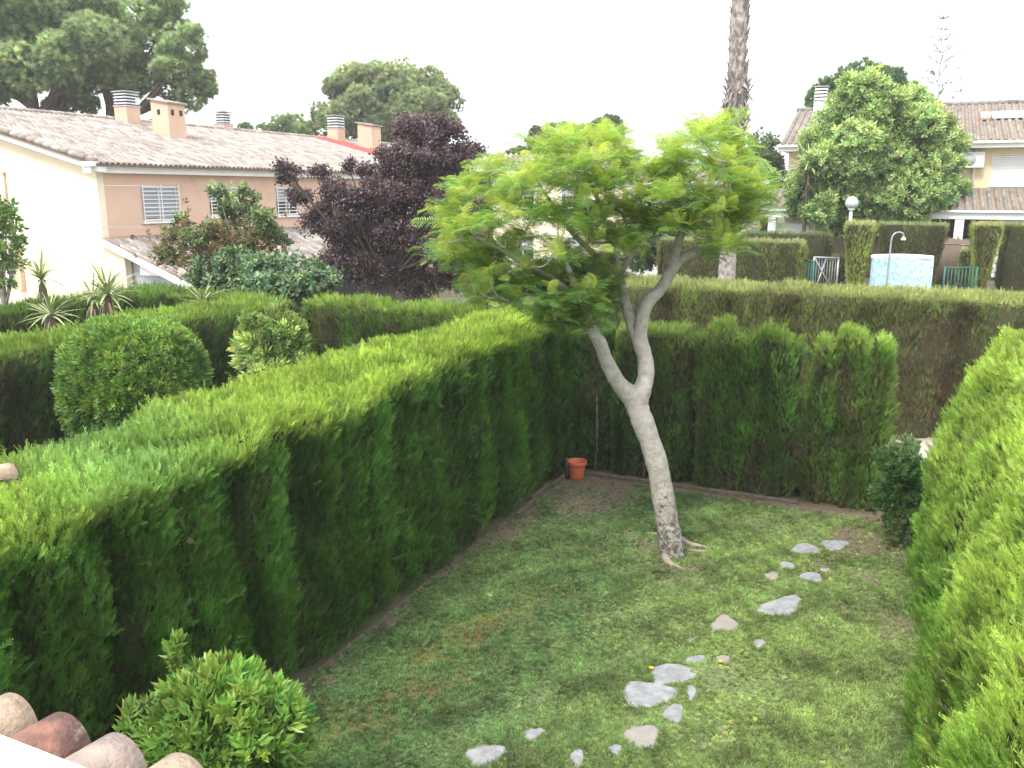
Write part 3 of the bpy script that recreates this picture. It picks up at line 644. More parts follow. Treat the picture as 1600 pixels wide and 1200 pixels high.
n = 260; P = np.concatenate([np.array([pZ(random.gauss(1335, 45), random.gauss(875, 30), .045) for _ in range(150)]), lawn_points(110)+[0, 0, .035]])
mb = MB()
for p in P:
    d = rv(random); d.z *= .3; d.normalize(); s_ = d.cross(Vector((0, 0, 1))).normalized(); p = Vector(p); q = random.uniform(.006, .014)
    mb.add([p, p+d*q+s_*q*.6, p+d*q*1.8, p+d*q-s_*q*.6], [(0, 1, 2, 3)])
o = mb.build('fallen_petals', surf('pale_petal', (.5, .44, .36), (.4, .32, .22), 20)); tag(o, 'scattered pale fallen petals on the lawn near the small bush', 'petals', None, 'stuff')
# fallen jacaranda and cypress litter
n = 900; P = lawn_points(n); u, v = UVn(P); P = P[rng.random(n) < (1-sstep(.2, 2, u))*.8+.12]; n = len(P); D = rng.normal(size=(n, 3)); D[:, 2] = .15*np.abs(D[:, 2])
P[:, 2] += .012; scatter('leaf_litter', 'spray', P, D, rng.uniform(.04, .09, n), vary((.16, .09, .045), n, .3), None, 'brown dry sprigs scattered under the left hedge', 'leaf litter')

# ------------------------------------------------------------------ leafy things
def shell_points(c, rad, n, nexp=2.0, lo=.72, bottom=-1.0, lump=.0, lf=1.3):
    d = rng.normal(size=(n, 3)); d /= np.linalg.norm(d, axis=1)[:, None]; d = d[d[:, 2] > bottom]; n = len(d)
    k = 1/(np.abs(d)**nexp).sum(1)**(1/nexp); c = np.array(c); rad = np.array(rad)
    P = d*k[:, None]*rad; Q = P+c; r_ = rng.uniform(lo, 1, n)**.6*(1+lump*N1(Q, lf)+lump*.5*N2(Q, lf*2.6)); return c+P*r_[:, None], d/rad/np.linalg.norm(d/rad, axis=1)[:, None], r_
def core_blob(name, c, rad, root, mat='core', nexp=2.0, lump=.0, lf=1.3, k=.8, seg=20):
    vs = []; fs = []; nr = seg//2
    d = []
    for i in range(nr+1):
        for j in range(seg):
            a, b = PI*i/nr, 2*PI*j/seg; d.append((math.sin(a)*math.cos(b), math.sin(a)*math.sin(b), math.cos(a)))
    d = np.array(d); kk = 1/((np.abs(d)**nexp).sum(1)**(1/nexp)+1e-9); P = d*kk[:, None]*np.array(rad); Q = P+np.array(c); P = np.array(c)+P*(k*(1+lump*N1(Q, lf)))[:, None]
    P = P-np.array(wloc(root))
    return link_mesh(name, mesh_np(name, P, [(i*seg+j, (i+1)*seg+j, (i+1)*seg+(j+1) % seg, i*seg+(j+1) % seg) for i in range(nr) for j in range(seg)], M[mat], True), None, root)
def shrub(name, label, c, rad, n, size, key, col, tip, nexp=2.0, lump=.05, lf=2.0, cat='bush', group=None, stemr=.04, k=.78, outw=.8, corem='core', tiph=.35, lo=.75):
    base = Vector((c[0], c[1], tz(c))); root = empty(name, base, label, cat, group)
    mb = MB()
    for i in range(4):
        an = i*1.7; e = Vector((c[0]+math.cos(an)*rad[0]*.4, c[1]+math.sin(an)*rad[1]*.4, c[2]-rad[2]*.1))
        p, q = spline([(*base, stemr), (*((base+e)/2+Vector((.04, .03, 0))), stemr*.8), (*e, stemr*.5)], 4); mb.tube(p, q, 7)
    mb.build('stem', M['bark'], root)
    if k > 0: core_blob('inner_branches', c, rad, root, corem, nexp, lump, lf, k)
    P, Nn, r_ = shell_points(c, rad, n, nexp, lo, -1, lump, lf); n = len(P)
    D = Nn*outw+rng.normal(0, .4, (n, 3))+[0, 0, .45]
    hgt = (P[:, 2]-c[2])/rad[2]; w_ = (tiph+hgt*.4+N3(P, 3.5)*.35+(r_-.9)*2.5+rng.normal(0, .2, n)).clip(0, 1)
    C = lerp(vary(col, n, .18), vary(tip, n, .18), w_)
    scatter('foliage', key, P, D, rng.uniform(size[0], size[1], n), C, root); return root
def inpx(x, y, Y): return pY(x, y, Y)
c = inpx(213, 596, 11.5); shrub('laurel_bush', 'large round clipped laurel bush behind the left hedge', c+Vector((0, 0, -.08)), (.86, .86, .9), 11000, (.095, .145), 'laurel', (.07, .16, .035), (.22, .36, .075), 2.7, .05, 2.6, k=.86, lo=.8, group='laurel bushes')
c = inpx(428, 560, 12.2); r1 = shrub('laurel_bush', 'small upright laurel with pale green tips right of the round clipped bush', c+Vector((0, 0, -.2)), (.42, .42, .72), 1100, (.13, .21), 'laurel', (.16, .26, .08), (.40, .52, .18), 2.0, .34, 3.2, k=.5, lo=.5, group='laurel bushes')
for q_ in ((395, 500, .2), (435, 490, .22), (462, 510, .18)):
    cc = inpx(q_[0], q_[1]+25, 12.2); P, Nn, r_ = shell_points(cc, (q_[2]*.7, q_[2]*.7, .34), 260, lo=.3); n = len(P)
    scatter('foliage', 'laurel', P, Nn+rng.normal(0, .3, (n, 3))+[0, 0, .8], rng.uniform(.1, .17, n), vary((.24, .33, .10), n), r1)
# front laurel at the bottom left: leafy shoots on a loose crown
c = inpx(340, 1165, 4.9); c = Vector((c.x, c.y, .95)); base = Vector((c.x, c.y, 0))
fb = shrub('laurel_bush', 'bushy green laurel with fresh pointed leaves at the bottom left, beyond the roof tiles', c, (.5, .56, .56), 2100, (.11, .17), 'laurel', (.08, .17, .032), (.21, .35, .065), 2.2, .15, 2.6, k=.66, lo=.6, outw=.7, group='laurel bushes', tiph=.5)
mb = MB(); PP = []; DD = []
for (x, y, Y, h_) in ((285, 1075, 5.0, .34), (232, 1130, 4.8, .16), (205, 1150, 4.7, .14), (345, 1080, 5.1, .12), (395, 1085, 5.2, .14), (430, 1100, 5.2, .12), (360, 1060, 5.1, .1), (465, 1140, 5.0, .1)):
    q0 = inpx(x, y, Y); tip = q0+Vector((random.uniform(-.04, .04), 0, h_)); mb = MB(); mb.tube([q0-Vector((0, 0, .2)), q0, tip], [.006, .005, .003], 5); mb.build('shoot', M['twig'], fb)
    for k in range(int(5+h_*30)):
        t_ = k/(5+h_*30); PP.append(q0.lerp(tip, t_)); DD.append(Vector((random.gauss(0, .5), random.gauss(0, .5), .9)))
n = len(PP)
scatter('foliage', 'laurel', np.array(PP), np.array(DD), rng.uniform(.10, .16, n), vary((.17, .27, .055), n, .15), fb)
# small bush by the gateway
c = pY(1408, 790, 10.55); base = Vector((c.x, c.y, 0)); root = empty('garden_bush', base, 'small dark green bush with bare lower stems beside the gateway at the lawn end', 'bush')
mb = MB()
for i in range(9):
    an = i*2.2; e = Vector((c.x+math.cos(an)*.2, c.y+math.sin(an)*.2, .75+.2*random.random())); p, q = spline([(*base+Vector((math.cos(an)*.04, math.sin(an)*.04, 0)), .014), (*(base.lerp(e, .5)+Vector((random.uniform(-.06, .06), 0, 0))), .010), (*e, .005)], 4); mb.tube(p, q, 6)
mb.build('stem', M['twig'], root)
for zc, rr, nn, cc_ in ((1.02, .34, 1500, (.05, .14, .03)), (.78, .33, 900, (.05, .14, .03)), (.5, .27, 520, (.10, .18, .05)), (1.35, .17, 350, (.18, .27, .11)), (.25, .22, 200, (.12, .18, .06))):
    P, Nn, r_ = shell_points((c.x, c.y, zc), (rr*1.05, rr*1.05, rr*.95), nn, lo=.25, lump=.4, lf=4); n = len(P)
    scatter('foliage', 'laurel', P, Nn+rng.normal(0, .4, (n, 3))+[0, 0, .4], rng.uniform(.05, .085, n), lerp(vary(cc_, n, .2), vary((.13, .18, .06), n, .2), (rng.random(n) < .12)*1.), root)

# ------------------------------------------------------------------ the leaning feathery-leaved tree
jr = empty('jacaranda_tree', TREE, 'leaning pale trunked tree with bright feathery leaves on the lawn', 'tree')
def J(x, y, r, Y): return (*pY(x, y, Y), r)
YT = TREE.y; mb = MB()
limbs = [[J(1052, 878, .235, YT), J(1050, 860, .195, YT), J(1043, 820, .172, YT), J(1035, 770, .165, YT), J(1026, 722, .158, YT), J(1012, 680, .155, YT), J(999, 645, .165, YT), (*pY(989, 612, YT), .135)],
 [J(1000, 650, .12, YT), J(985, 620, .14, YT), J(966, 598, .115, YT-.05), J(948, 565, .10, YT-.1), J(937, 535, .092, YT-.2), J(922, 512, .082, YT-.25), J(912, 480, .07, YT-.3), J(900, 450, .05, YT-.4), J(880, 400, .03, YT-.5)],
 [J(996, 650, .12, YT), J(1000, 618, .142, YT), J(1009, 590, .12, YT+.05), J(1008, 560, .112, YT+.1), J(1000, 530, .108, YT+.1), J(1003, 500, .098, YT+.1), J(1012, 472, .10, YT+.15), J(1032, 452, .085, YT+.2), J(1048, 425, .082, YT+.2), J(1060, 408, .075, YT+.25), J(1085, 393, .065, YT+.3), J(1110, 378, .05, YT+.3), J(1140, 340, .035, YT+.3)],
 [J(1008, 550, .085, YT+.1), J(992, 520, .085, YT+.15), J(982, 492, .08, YT+.25), J(975, 465, .075, YT+.35), J(968, 430, .06, YT+.4), J(955, 380, .045, YT+.4), J(930, 300, .03, YT+.3)],
 [J(1048, 425, .07, YT+.2), J(1056, 395, .066, YT+.2), J(1062, 372, .058, YT+.1), J(1080, 340, .045, YT), J(1095, 290, .03, YT)],
 [J(912, 480, .05, YT-.3), J(870, 440, .035, YT-.4), J(800, 400, .03, YT-.3), J(745, 370, .018, YT-.2)],
 [J(968, 430, .045, YT+.4), J(1000, 370, .03, YT+.5), J(1020, 300, .02, YT+.5)],
 [J(968, 430, .045, YT+.4), J(900, 370, .035, YT+.6), J(850, 300, .02, YT+.6)]]
for i, l in enumerate(limbs):
    p, q = spline(l, 6); q = [r_*(.86 if i < 5 else 1)*(1+.025*math.sin(k*.83+i)+.02*math.sin(k*1.9)) for k, r_ in enumerate(q)]; mb.tube(p, q, 18 if i < 4 else 10, .025, seed=i)
clus = [(690,400),(735,425),(770,450),(800,445),(750,400),(845,455),(875,470),(905,480),(925,495),(895,510),(862,490),(915,450),(945,455),(835,430),(885,445),(925,425),(700,335),(722,292),(762,262),(690,372),(722,405),(762,425),(742,350),(792,330),(800,292),(822,262),(852,232),(742,448),(712,315),(782,392),(768,305),(705,350),(740,475),(780,475),
 (820,440),(852,470),(882,492),(902,455),(932,472),(950,435),(862,432),(912,412),(880,505),(935,492),(830,410),(870,395),(815,365),(905,430),(850,500),
 (870,340),(900,300),(940,330),(960,372),(922,372),(990,385),(1000,340),(962,290),(922,250),(885,222),(930,215),(862,280),(1002,272),(1042,262),(1012,312),(952,232),(840,330),(975,250),(1030,345),(960,405),(905,340),(890,260),(930,280),(975,325),
 (1062,232),(1102,218),(1135,200),(1160,232),(1122,262),(1082,282),(1162,282),(1188,310),(1142,322),(1102,330),(1172,350),(1132,368),(1092,350),(1062,312),(1180,255),(1192,285),(1060,350),(1080,255),(1140,245),(1110,300),(1150,340),(1165,310),(1045,300),(1150,385),(1185,340)]
PP = []; DD = []; SS = []; CC = []; ctrs = []
joints = []
for l in limbs:
    pts_, _ = spline(l, 5); joints += pts_[int(len(pts_)*.55):]
joints = [q for q in joints if q.z > 2.9]; plan = []
for i, (x, y) in enumerate(clus):
    x = 935+(x-935)*.93; y += 4
    for rep in range(3):
        Y = YT+random.uniform(-1.15, 1.25)*(.75 if y > 420 else 1)*(.6, 1, 1)[rep]
        plan.append((x, y, Y, pY(x+random.uniform(-10, 10), y+random.uniform(-8, 8), Y)))
plan.sort(key=lambda q: min((q[3]-j).length for j in joints)); nodes = list(joints)
for x, y, Y, c in plan:
    if random.random() < .09: continue
    if True:
        jn = min(nodes, key=lambda q: (q-c).length+max(0, q.z-c.z)*.8); md = jn.lerp(c, .5)-Vector((random.uniform(-.05, .05), random.uniform(-.05, .05), .05))
        far_ = min(1, (jn-c).length); p, q = spline([(*jn, .008+.010*far_), (*md, .007+.006*far_), (*c, .005)], 4); mb.tube(p, q, 6); nodes += [c, md]
        nn = random.randint(21, 27)
        for k in range(nn):
            an = k*2.4+random.uniform(-.3, .3); el = random.uniform(-.3, .8) if k > 3 else random.uniform(.7, 1.3)
            d = Vector((math.cos(an)*math.cos(el), math.sin(an)*math.cos(el), math.sin(el))); young = el > .5 or random.random() < .22
            PP.append(c+Vector((random.gauss(0, .07), random.gauss(0, .07), random.gauss(0, .05)))); DD.append(d)
            SS.append(random.uniform(.15, .25) if young else random.uniform(.24, .42)); up_ = min(1, max(0, (260-y)/300+.55+(YT-Y)*.12+random.gauss(0, .2)))
            base_c = np.array([.15, .29, .085])*(1-up_)+np.array([.30, .45, .12])*up_
            if young: base_c = base_c*.45+np.array([.60, .62, .15])*.6
            CC.append(base_c*random.uniform(.8, 1.25))
jr_t = mb.build('trunk', M['jacbark'], jr)
# rooting of z axis: fronds lie flat, so roll towards the sky
def scatter_flat(name, key, P, D, S, C, parent):
    n = len(P); D = D/np.linalg.norm(D, axis=1)[:, None]; upv = np.tile([0, 0, 1.], (n, 1))+rng.normal(0, .25, (n, 3))
    Y = np.cross(upv, D); Y /= np.linalg.norm(Y, axis=1)[:, None]; X = np.cross(Y, D)*1.0; X /= np.linalg.norm(X, axis=1)[:, None]
    X = np.where((X[:, 2] < 0)[:, None], -X, X); Y = np.cross(D, X)
    rot = np.stack([np.arctan2(Y[:, 2], D[:, 2]), -np.arcsin(np.clip(X[:, 2], -1, 1)), np.arctan2(X[:, 1], X[:, 0])], 1)
    o = scatter(name, key, P, D, S, C, parent); o.data.attributes['rot'].data.foreach_set('vector', rot.astype(np.float32).ravel()); return o
scatter_flat('crown', 'frond', np.array(PP), np.array(DD), np.array(SS), np.array(CC), jr)
for i, path in enumerate([[(1050, 862, .07), (1040, 872, .06), (1046, 880, .045), (1058, 886, .03), (1072, 891, .012)], [(1062, 842, .05), (1078, 850, .035), (1100, 854, .02), (1112, 855, .01)], [(1030, 836, .03), (1015, 834, .02), (1006, 834, .01)], [(1075, 860, .02), (1100, 862, .016), (1120, 863, .008)]]):
    p, q = spline([(*pZ(x, y, .03), r_) for x, y, r_ in path], 5); mb = MB(); mb.tube(p, q, 8, .12, seed=i); mb.build('root', M['palebark'], jr)

# ------------------------------------------------------------------ generic distant trees
def limb_tubes(base, fork, ctrs, r0, mat, root, name='trunk', n=None, lean=Vector((0, 0, 0))):
    mb = MB(); base, fork = Vector(base), Vector(fork)
    p, q = spline([(*base, r0*1.25), (*(base.lerp(fork, .5)+lean), r0), (*fork, r0*.8)], 6); mb.tube(p, q, 10, .04)
    for i, c in enumerate(ctrs):
        c = Vector(c); st = base.lerp(fork, random.uniform(.75, 1)); md = st.lerp(c, .5)+Vector((0, 0, -.05*(c-st).length)); p, q = spline([(*st, r0*.5), (*md, r0*.34), (*c, r0*.12)], 4); mb.tube(p, q, 6)
    return mb.build(name, M[mat], root)
def clump_crown(root, clumps, key, dens, size, col, tip, up=.6, jit=.45, lo=.5, lump=.26, bottom=-1., name='crown', inner=0):
    PP = []; DD = []; CC = []
    for (c, rad) in clumps:
        rad = (rad, rad, rad*.8) if not isinstance(rad, tuple) else rad
        n = int(dens*(rad[0]*rad[2])*12); P, Nn, r_ = shell_points(c, rad, n, 2., lo, bottom, lump, 1.2/max(rad[0], .3)); n = len(P)
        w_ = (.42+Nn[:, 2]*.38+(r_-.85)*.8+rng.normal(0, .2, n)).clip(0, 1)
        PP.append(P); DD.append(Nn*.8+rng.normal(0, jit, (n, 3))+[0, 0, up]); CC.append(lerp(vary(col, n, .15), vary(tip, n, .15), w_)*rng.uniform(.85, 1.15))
        if inner: pass
    P = np.concatenate(PP); n = len(P)
    return scatter(name, key, P, np.concatenate(DD), rng.uniform(size[0], size[1], n), np.concatenate(CC), root)
def px_tree(name, label, Y, basepx, forkpx, pcl, key, dens, size, col, tip, r0, barkm='bark', cat='tree', group=None, dj=1.5, zbase=None, sub=3, corem=None, **kw):
    """pcl: crown clumps as (x, y, radius in photo pixels); each gets real depth and a few lobes"""
    fork = pY(*forkpx, Y); b0 = pY(basepx, forkpx[1], Y); base = Vector((b0.x, b0.y, 0)); base.z = tz(base) if zbase is None else zbase
    root = empty(name, base, label, cat, group); cl = []
    for (x, y, r) in pcl:
        R = r/F*Y; Yc = Y+random.uniform(-dj, dj); c = pY(x, y, Yc); R *= Yc/Y; cl.append((c, (R*.9, R*.9, R*.74)))
        for k in range(sub):
            d = rv(random); d.z = abs(d.z)*.9-.25; cl.append((c+d*R*random.uniform(.6, .95), (R*.46, R*.46, R*.36)))
    limb_tubes(base, fork, [c for c, _ in cl[::(sub+1)]], r0, barkm, root)
    if corem:
        mbs = 0
        for c, rad in cl[::(sub+1)]: core_blob('inner_branches', c, rad, root, corem, 2, .1, 1, .55, 10)
    clump_crown(root, cl, key, dens, size, col, tip, **kw); return root
random.seed(21)
PG = 'pines behind the houses'
PC, PTp = (.15, .23, .12), (.42, .54, .27)  # needle colours lightened, far haze painted in
px_tree('pine_tree', 'big umbrella pine at the far left behind the roof, cut off by the edge', 50, 52, (50, 150), [(150, 60, 40), (130, 100, 36), (5, 30, 55), (60, 20, 50), (-30, 20, 60), (35, 130, 26), (20, 60, 55), (70, 45, 50), (-20, 110, 50), (95, 90, 42), (120, 40, 42), (40, 100, 45), (-60, 60, 60), (15, 5, 55), (85, -15, 50), (-10, 145, 22), (100, 125, 30), (60, 85, 40), (130, 0, 40)],
        'pine', 24, (.24, .42), PC, PTp, .36, dj=2.2, group=PG)
px_tree('pine_tree', 'umbrella pine leaning right behind the two left chimneys', 53, 158, (172, 150), [(180, 60, 42), (215, 30, 40), (255, 40, 38), (230, 80, 45), (290, 75, 36), (275, 105, 32), (190, 100, 40), (150, 75, 40), (310, 125, 22), (300, 150, 26), (245, 5, 34), (160, 30, 36), (205, 130, 30), (322, 140, 18), (155, 120, 30), (262, 135, 24)],
        'pine', 24, (.24, .42), PC, PTp, .34, dj=2.0, group=PG)
px_tree('pine_tree', 'slender dark pine between the two big umbrella pines', 53, 85, (88, 140), [(80, 110, 26), (115, 150, 24), (130, 165, 22), (90, 165, 18), (110, 110, 30)], 'pine', 24, (.24, .42), (.08, .12, .06), (.2, .27, .12), .22, dj=1.2, group=PG)
px_tree('pine_tree', 'domed pine rising behind the purple tree', 68, 610, (610, 190), [(540, 135, 36), (580, 125, 32), (625, 140, 46), (665, 130, 32), (690, 160, 32), (560, 170, 44), (600, 175, 46), (650, 175, 46), (505, 180, 22), (700, 190, 22), (530, 195, 34), (640, 200, 40), (560, 118, 22), (612, 130, 30)],
        'pine', 24, (.24, .42), (.14, .20, .11), (.42, .51, .26), .34, dj=2.2, group=PG, corem='core')
px_tree('round_tree', 'small rounded green tree above the roof ridge, left of the domed pine', 76, 460, (460, 205), [(440, 200, 18), (462, 192, 20), (485, 205, 18), (410, 205, 14), (385, 202, 12), (470, 210, 20)], 'pine', 14, (.25, .42), (.10, .16, .07), (.28, .37, .15), .2, dj=1)
px_tree('pine_tree', 'distant dark pine showing above the left part of the feathery tree', 62, 880, (880, 225), [(850, 215, 22), (880, 208, 22), (905, 212, 18), (860, 228, 24), (835, 225, 14), (890, 230, 24)], 'pine', 22, (.26, .42), (.075, .095, .055), (.16, .19, .10), .25, dj=1.5, group=PG)
px_tree('pine_tree', 'distant pine tuft standing just above the middle of the feathery tree', 60, 945, (945, 230), [(935, 200, 18), (955, 190, 14), (958, 205, 18), (940, 220, 18), (930, 235, 20)], 'pine', 22, (.26, .42), (.075, .095, .055), (.16, .19, .10), .25, dj=1.5, group=PG)
px_tree('round_tree', 'low far tree by the pale roof right of the purple tree', 74, 800, (800, 255), [(800, 245, 12), (815, 240, 12), (785, 252, 10), (828, 248, 10)], 'pine', 14, (.3, .45), (.05, .08, .035), (.11, .15, .06), .2, dj=.5)
px_tree('round_tree', 'dark green tree between the feathery tree and the right house', 44, 1200, (1200, 260), [(1195, 250, 26), (1180, 280, 28), (1205, 285, 26), (1190, 225, 18), (1185, 310, 24), (1160, 300, 24)], 'broad', 14, (.3, .5), (.045, .08, .03), (.1, .15, .05), .2, dj=1)
px_tree('round_tree', 'domed dark green tree behind the roof of the right house', 56, 1345, (1345, 170), [(1345, 130, 36), (1310, 140, 32), (1380, 135, 34), (1280, 160, 24), (1410, 150, 24), (1350, 165, 44), (1295, 175, 30), (1400, 175, 30), (1365, 120, 24)], 'pine', 14, (.3, .5), (.05, .11, .045), (.15, .24, .095), .35, dj=2, corem='core')
px_tree('round_tree', 'low green tree filling the gap under the feathery crown beside the palm', 33, 1040, (1040, 400), [(1020, 350, 30), (1045, 380, 34), (1070, 350, 28), (1010, 400, 30), (1060, 410, 30), (1085, 395, 26), (985, 380, 26)], 'broad', 30, (.22, .36), (.08, .15, .05), (.25, .35, .13), .12, dj=.7, corem='core')
# light green tree in front of the right house
px_tree('broadleaf_tree', 'big light green bushy tree in front of the right house', 35, 1375, (1375, 300), [(1345, 140, 34), (1325, 175, 36), (1375, 170, 32), (1430, 165, 30), (1450, 195, 32), (1300, 215, 36), (1345, 220, 42), (1400, 215, 36), (1470, 230, 32), (1252, 300, 26), (1262, 325, 24), (1285, 255, 34), (1330, 265, 46), (1385, 260, 46), (1440, 255, 44), (1476, 262, 24), (1255, 290, 26), (1300, 300, 42), (1355, 310, 46), (1410, 305, 46), (1460, 300, 42), (1490, 295, 20), (1280, 330, 30), (1330, 345, 36), (1400, 345, 40), (1450, 335, 32), (1425, 190, 26), (1355, 190, 30)],
        'broad', 42, (.22, .36), (.15, .26, .08), (.45, .58, .22), .22, barkm='bark', dj=1.1, sub=4, corem='core', jit=.5)
# purple plum tree
px_tree('plum_tree', 'dark purple leaved tree between the salmon house and the feathery tree', 23, 610, (610, 420), [(650, 200, 26), (700, 215, 28), (670, 235, 34), (640, 250, 34), (715, 250, 34), (740, 240, 20), (610, 250, 26), (690, 275, 46), (640, 300, 50), (590, 320, 44), (550, 320, 34), (520, 300, 26), (500, 270, 16), (455, 275, 20), (470, 310, 22), (700, 330, 46), (640, 360, 56), (580, 375, 50), (530, 360, 38), (490, 345, 24), (690, 390, 50), (620, 420, 50), (560, 420, 44), (600, 280, 30), (735, 285, 24), (745, 330, 20), (700, 430, 40), (660, 450, 34), (530, 400, 34), (625, 205, 18), (685, 190, 16), (440, 262, 12), (545, 262, 14), (575, 270, 16), (510, 330, 20)],
        'plum', 27, (.14, .24), (.048, .028, .034), (.15, .092, .105), .12, barkm='bark', dj=.9, sub=6, lo=.2, jit=1, cat='tree')
# fig-like shrub in front of the porch
fg = px_tree('fig_tree', 'leafy green shrub tree with browned leaves in front of the porch roof', 21.5, 400, (400, 450), [(340, 300, 16), (385, 305, 18), (360, 330, 26), (410, 345, 26), (330, 360, 20), (285, 345, 14), (270, 370, 18), (255, 395, 16), (300, 375, 20), (375, 375, 34), (430, 375, 28), (395, 330, 16), (275, 400, 14)],
        'broad', 36, (.15, .26), (.08, .13, .045), (.25, .32, .13), .08, barkm='twig', dj=.7, sub=2, lo=.3, jit=.8)
px_tree('fig_tree', 'dense dark glossy leaved bush at the foot of the shrub tree, beside the purple tree', 20.5, 420, (420, 460), [(330, 420, 30), (370, 415, 32), (410, 420, 34), (450, 425, 32), (490, 435, 28), (345, 445, 28), (400, 450, 32), (460, 455, 30), (515, 440, 20), (500, 460, 22), (310, 440, 18)],
        'fig', 36, (.16, .24), (.06, .13, .06), (.18, .27, .13), .08, barkm='twig', dj=.6, sub=2, lo=.5, corem='core')
n = 420; P = np.array([pY(random.gauss(335, 45), random.gauss(385, 22), 21.3+random.uniform(-.6, .6)) for _ in range(n)])
scatter('withered_foliage', 'broad', P, rng.normal(0, .7, (n, 3))+[0, 0, .3], rng.uniform(.12, .2, n), vary((.2, .14, .07), n, .25), fg)
px_tree('broadleaf_tree', 'drooping leafy branch at the left photo edge before the cream wall', 16.5, 2, (2, 430), [(5, 325, 18), (25, 340, 12), (10, 360, 22), (28, 375, 14), (5, 395, 20), (20, 415, 16), (0, 435, 20), (-20, 350, 30), (-20, 400, 34)], 'broad', 30, (.16, .26), (.07, .14, .04), (.22, .32, .09), .06, barkm='twig', dj=.5, sub=1, lo=.3, jit=.8, up=0)

# ------------------------------------------------------------------ tiled roofs
def tile_shape(Lt=.42, r0=.088, r1=.072, seg=6, th=.014):
    vs = []; fs = []
    for i, (y, r) in enumerate(((0, r0), (Lt, r1))):
        for ri in (r, r-th):
            for k in range(seg+1):
                a = PI*k/seg; vs.append((-math.cos(a)*ri, y, math.sin(a)*ri*.9))
    s1 = seg+1
    for k in range(seg):
        fs += [(k, k+1, 2*s1+k+1, 2*s1+k), (s1+k+1, s1+k, 3*s1+k, 3*s1+k+1), (k+1, k, s1+k, s1+k+1)]
    return np.array(vs), np.array(fs)
def tile_roof(root, label, p0, along, upslope, Wd, Ld, mat, nbig=300, sp=.215, pitch_=.36, name='roof', slabmat='under', key=lambda a, b: a+b, skip=None):
    """p0 eave corner, along eave unit vector, upslope unit vector; barrel tiles one by one, the nearest nbig as parts"""
    nrm = along.cross(upslope).normalized(); 
    if nrm.z < 0: nrm = -nrm
    mb = MB(); c = p0+along*(Wd/2)+upslope*(Ld/2)-nrm*.07; mb.box(c, (Wd, Ld, .08), along, upslope, nrm); slab = mb.build(name, M[slabmat], root)
    tv_, tf_ = tile_shape(pitch_+.07); base = np.array(wloc(root)); tme = bpy.data.meshes.new('tile')
    cells = [(i, j) for i in range(int(Wd/sp)) for j in range(int(Ld/pitch_))]
    if skip: cells = [c_ for c_ in cells if not skip(c_)]
    cells.sort(key=lambda ij: key(ij[0]*sp, ij[1]*pitch_)); big = cells[:nbig]; rest = cells[nbig:]
    A, Bv, Cn = np.array(along), np.array(upslope), np.array(nrm)
    tm = mesh_np('tile', tv_, tf_, M[mat], True)
    R = Matrix((along, upslope, nrm)).transposed().to_4x4()
    def pose(i, j, r_):
        p = np.array(p0)+A*((i+.5)*sp+r_.uniform(-.008, .008))+Bv*(j*pitch_-.06+r_.uniform(-.012, .012))+Cn*(-.03+r_.uniform(-.004, .004)); return p
    r_ = random.Random(5)
    for i, j in big:
        o = bpy.data.objects.new('tile', tm); COL.objects.link(o); o.parent = slab
        o.matrix_local = Matrix.Translation(Vector(pose(i, j, r_)-base)) @ R @ Matrix.Rotation(.06+r_.uniform(-.01, .01), 4, 'X') @ Matrix.Rotation(r_.uniform(-.02, .02), 4, 'Z')
    if rest:
        Vs = []; Fs = []; k0 = 0; loc = tv_.copy(); loc[:, 2] += loc[:, 1]*-.0+.0
        tl = np.array([[x, y*math.cos(.06), z+y*math.sin(.06)*-1+y*.0] for x, y, z in tv_]); tl[:, 2] = tv_[:, 2]+tv_[:, 1]*.06
        for i, j in rest:
            p = pose(i, j, r_); Vs.append(p-base+tl[:, :1]*A+tl[:, 1:2]*Bv+tl[:, 2:3]*Cn); Fs.append(tf_+k0); k0 += len(tl)
        me = bpy.data.meshes.new('tiles'); Vc = np.concatenate(Vs); Fc = np.concatenate(Fs)
        me.vertices.add(len(Vc)); me.vertices.foreach_set('co', Vc.astype(np.float32).ravel()); me.loops.add(Fc.size); me.loops.foreach_set('vertex_index', Fc.astype(np.int32).ravel())
        me.polygons.add(len(Fc)); me.polygons.foreach_set('loop_start', np.arange(0, Fc.size, 4, dtype=np.int32)); me.polygons.foreach_set('loop_total', np.full(len(Fc), 4, np.int32)); me.polygons.foreach_set('use_smooth', np.ones(len(Fc), bool)); me.update(calc_edges=True)
        o = link_mesh('tile_field', me, M[mat], slab); o['kind'] = 'stuff'
    return slab
def tile_row(mb, a, b, r=.09, n=None):       # ridge caps
    L_ = (b-a).length; n = n or max(1, int(L_/.38)); d = (b-a)/n
    for i in range(n): mb.tube([a+d*i+Vector((0, 0, .01)), a+d*(i+1.08)], [r*1.05, r*.92], 8, cap=True)

# ------------------------------------------------------------------ left house
LH = Vector((-13.1, 27.6, 0)); ZU = Vector((0, 0, 1))
lh = empty('salmon_house', LH, 'salmon and cream two storey house with tiled roof on the left', 'house')
def hp(s, t, z=0): return LH+U*s+V*t+ZU*z
SLP, ZE, RW, HLEN = .25, 5.62, 8.0, 36.0
def rz(s): return ZE-SLP*s
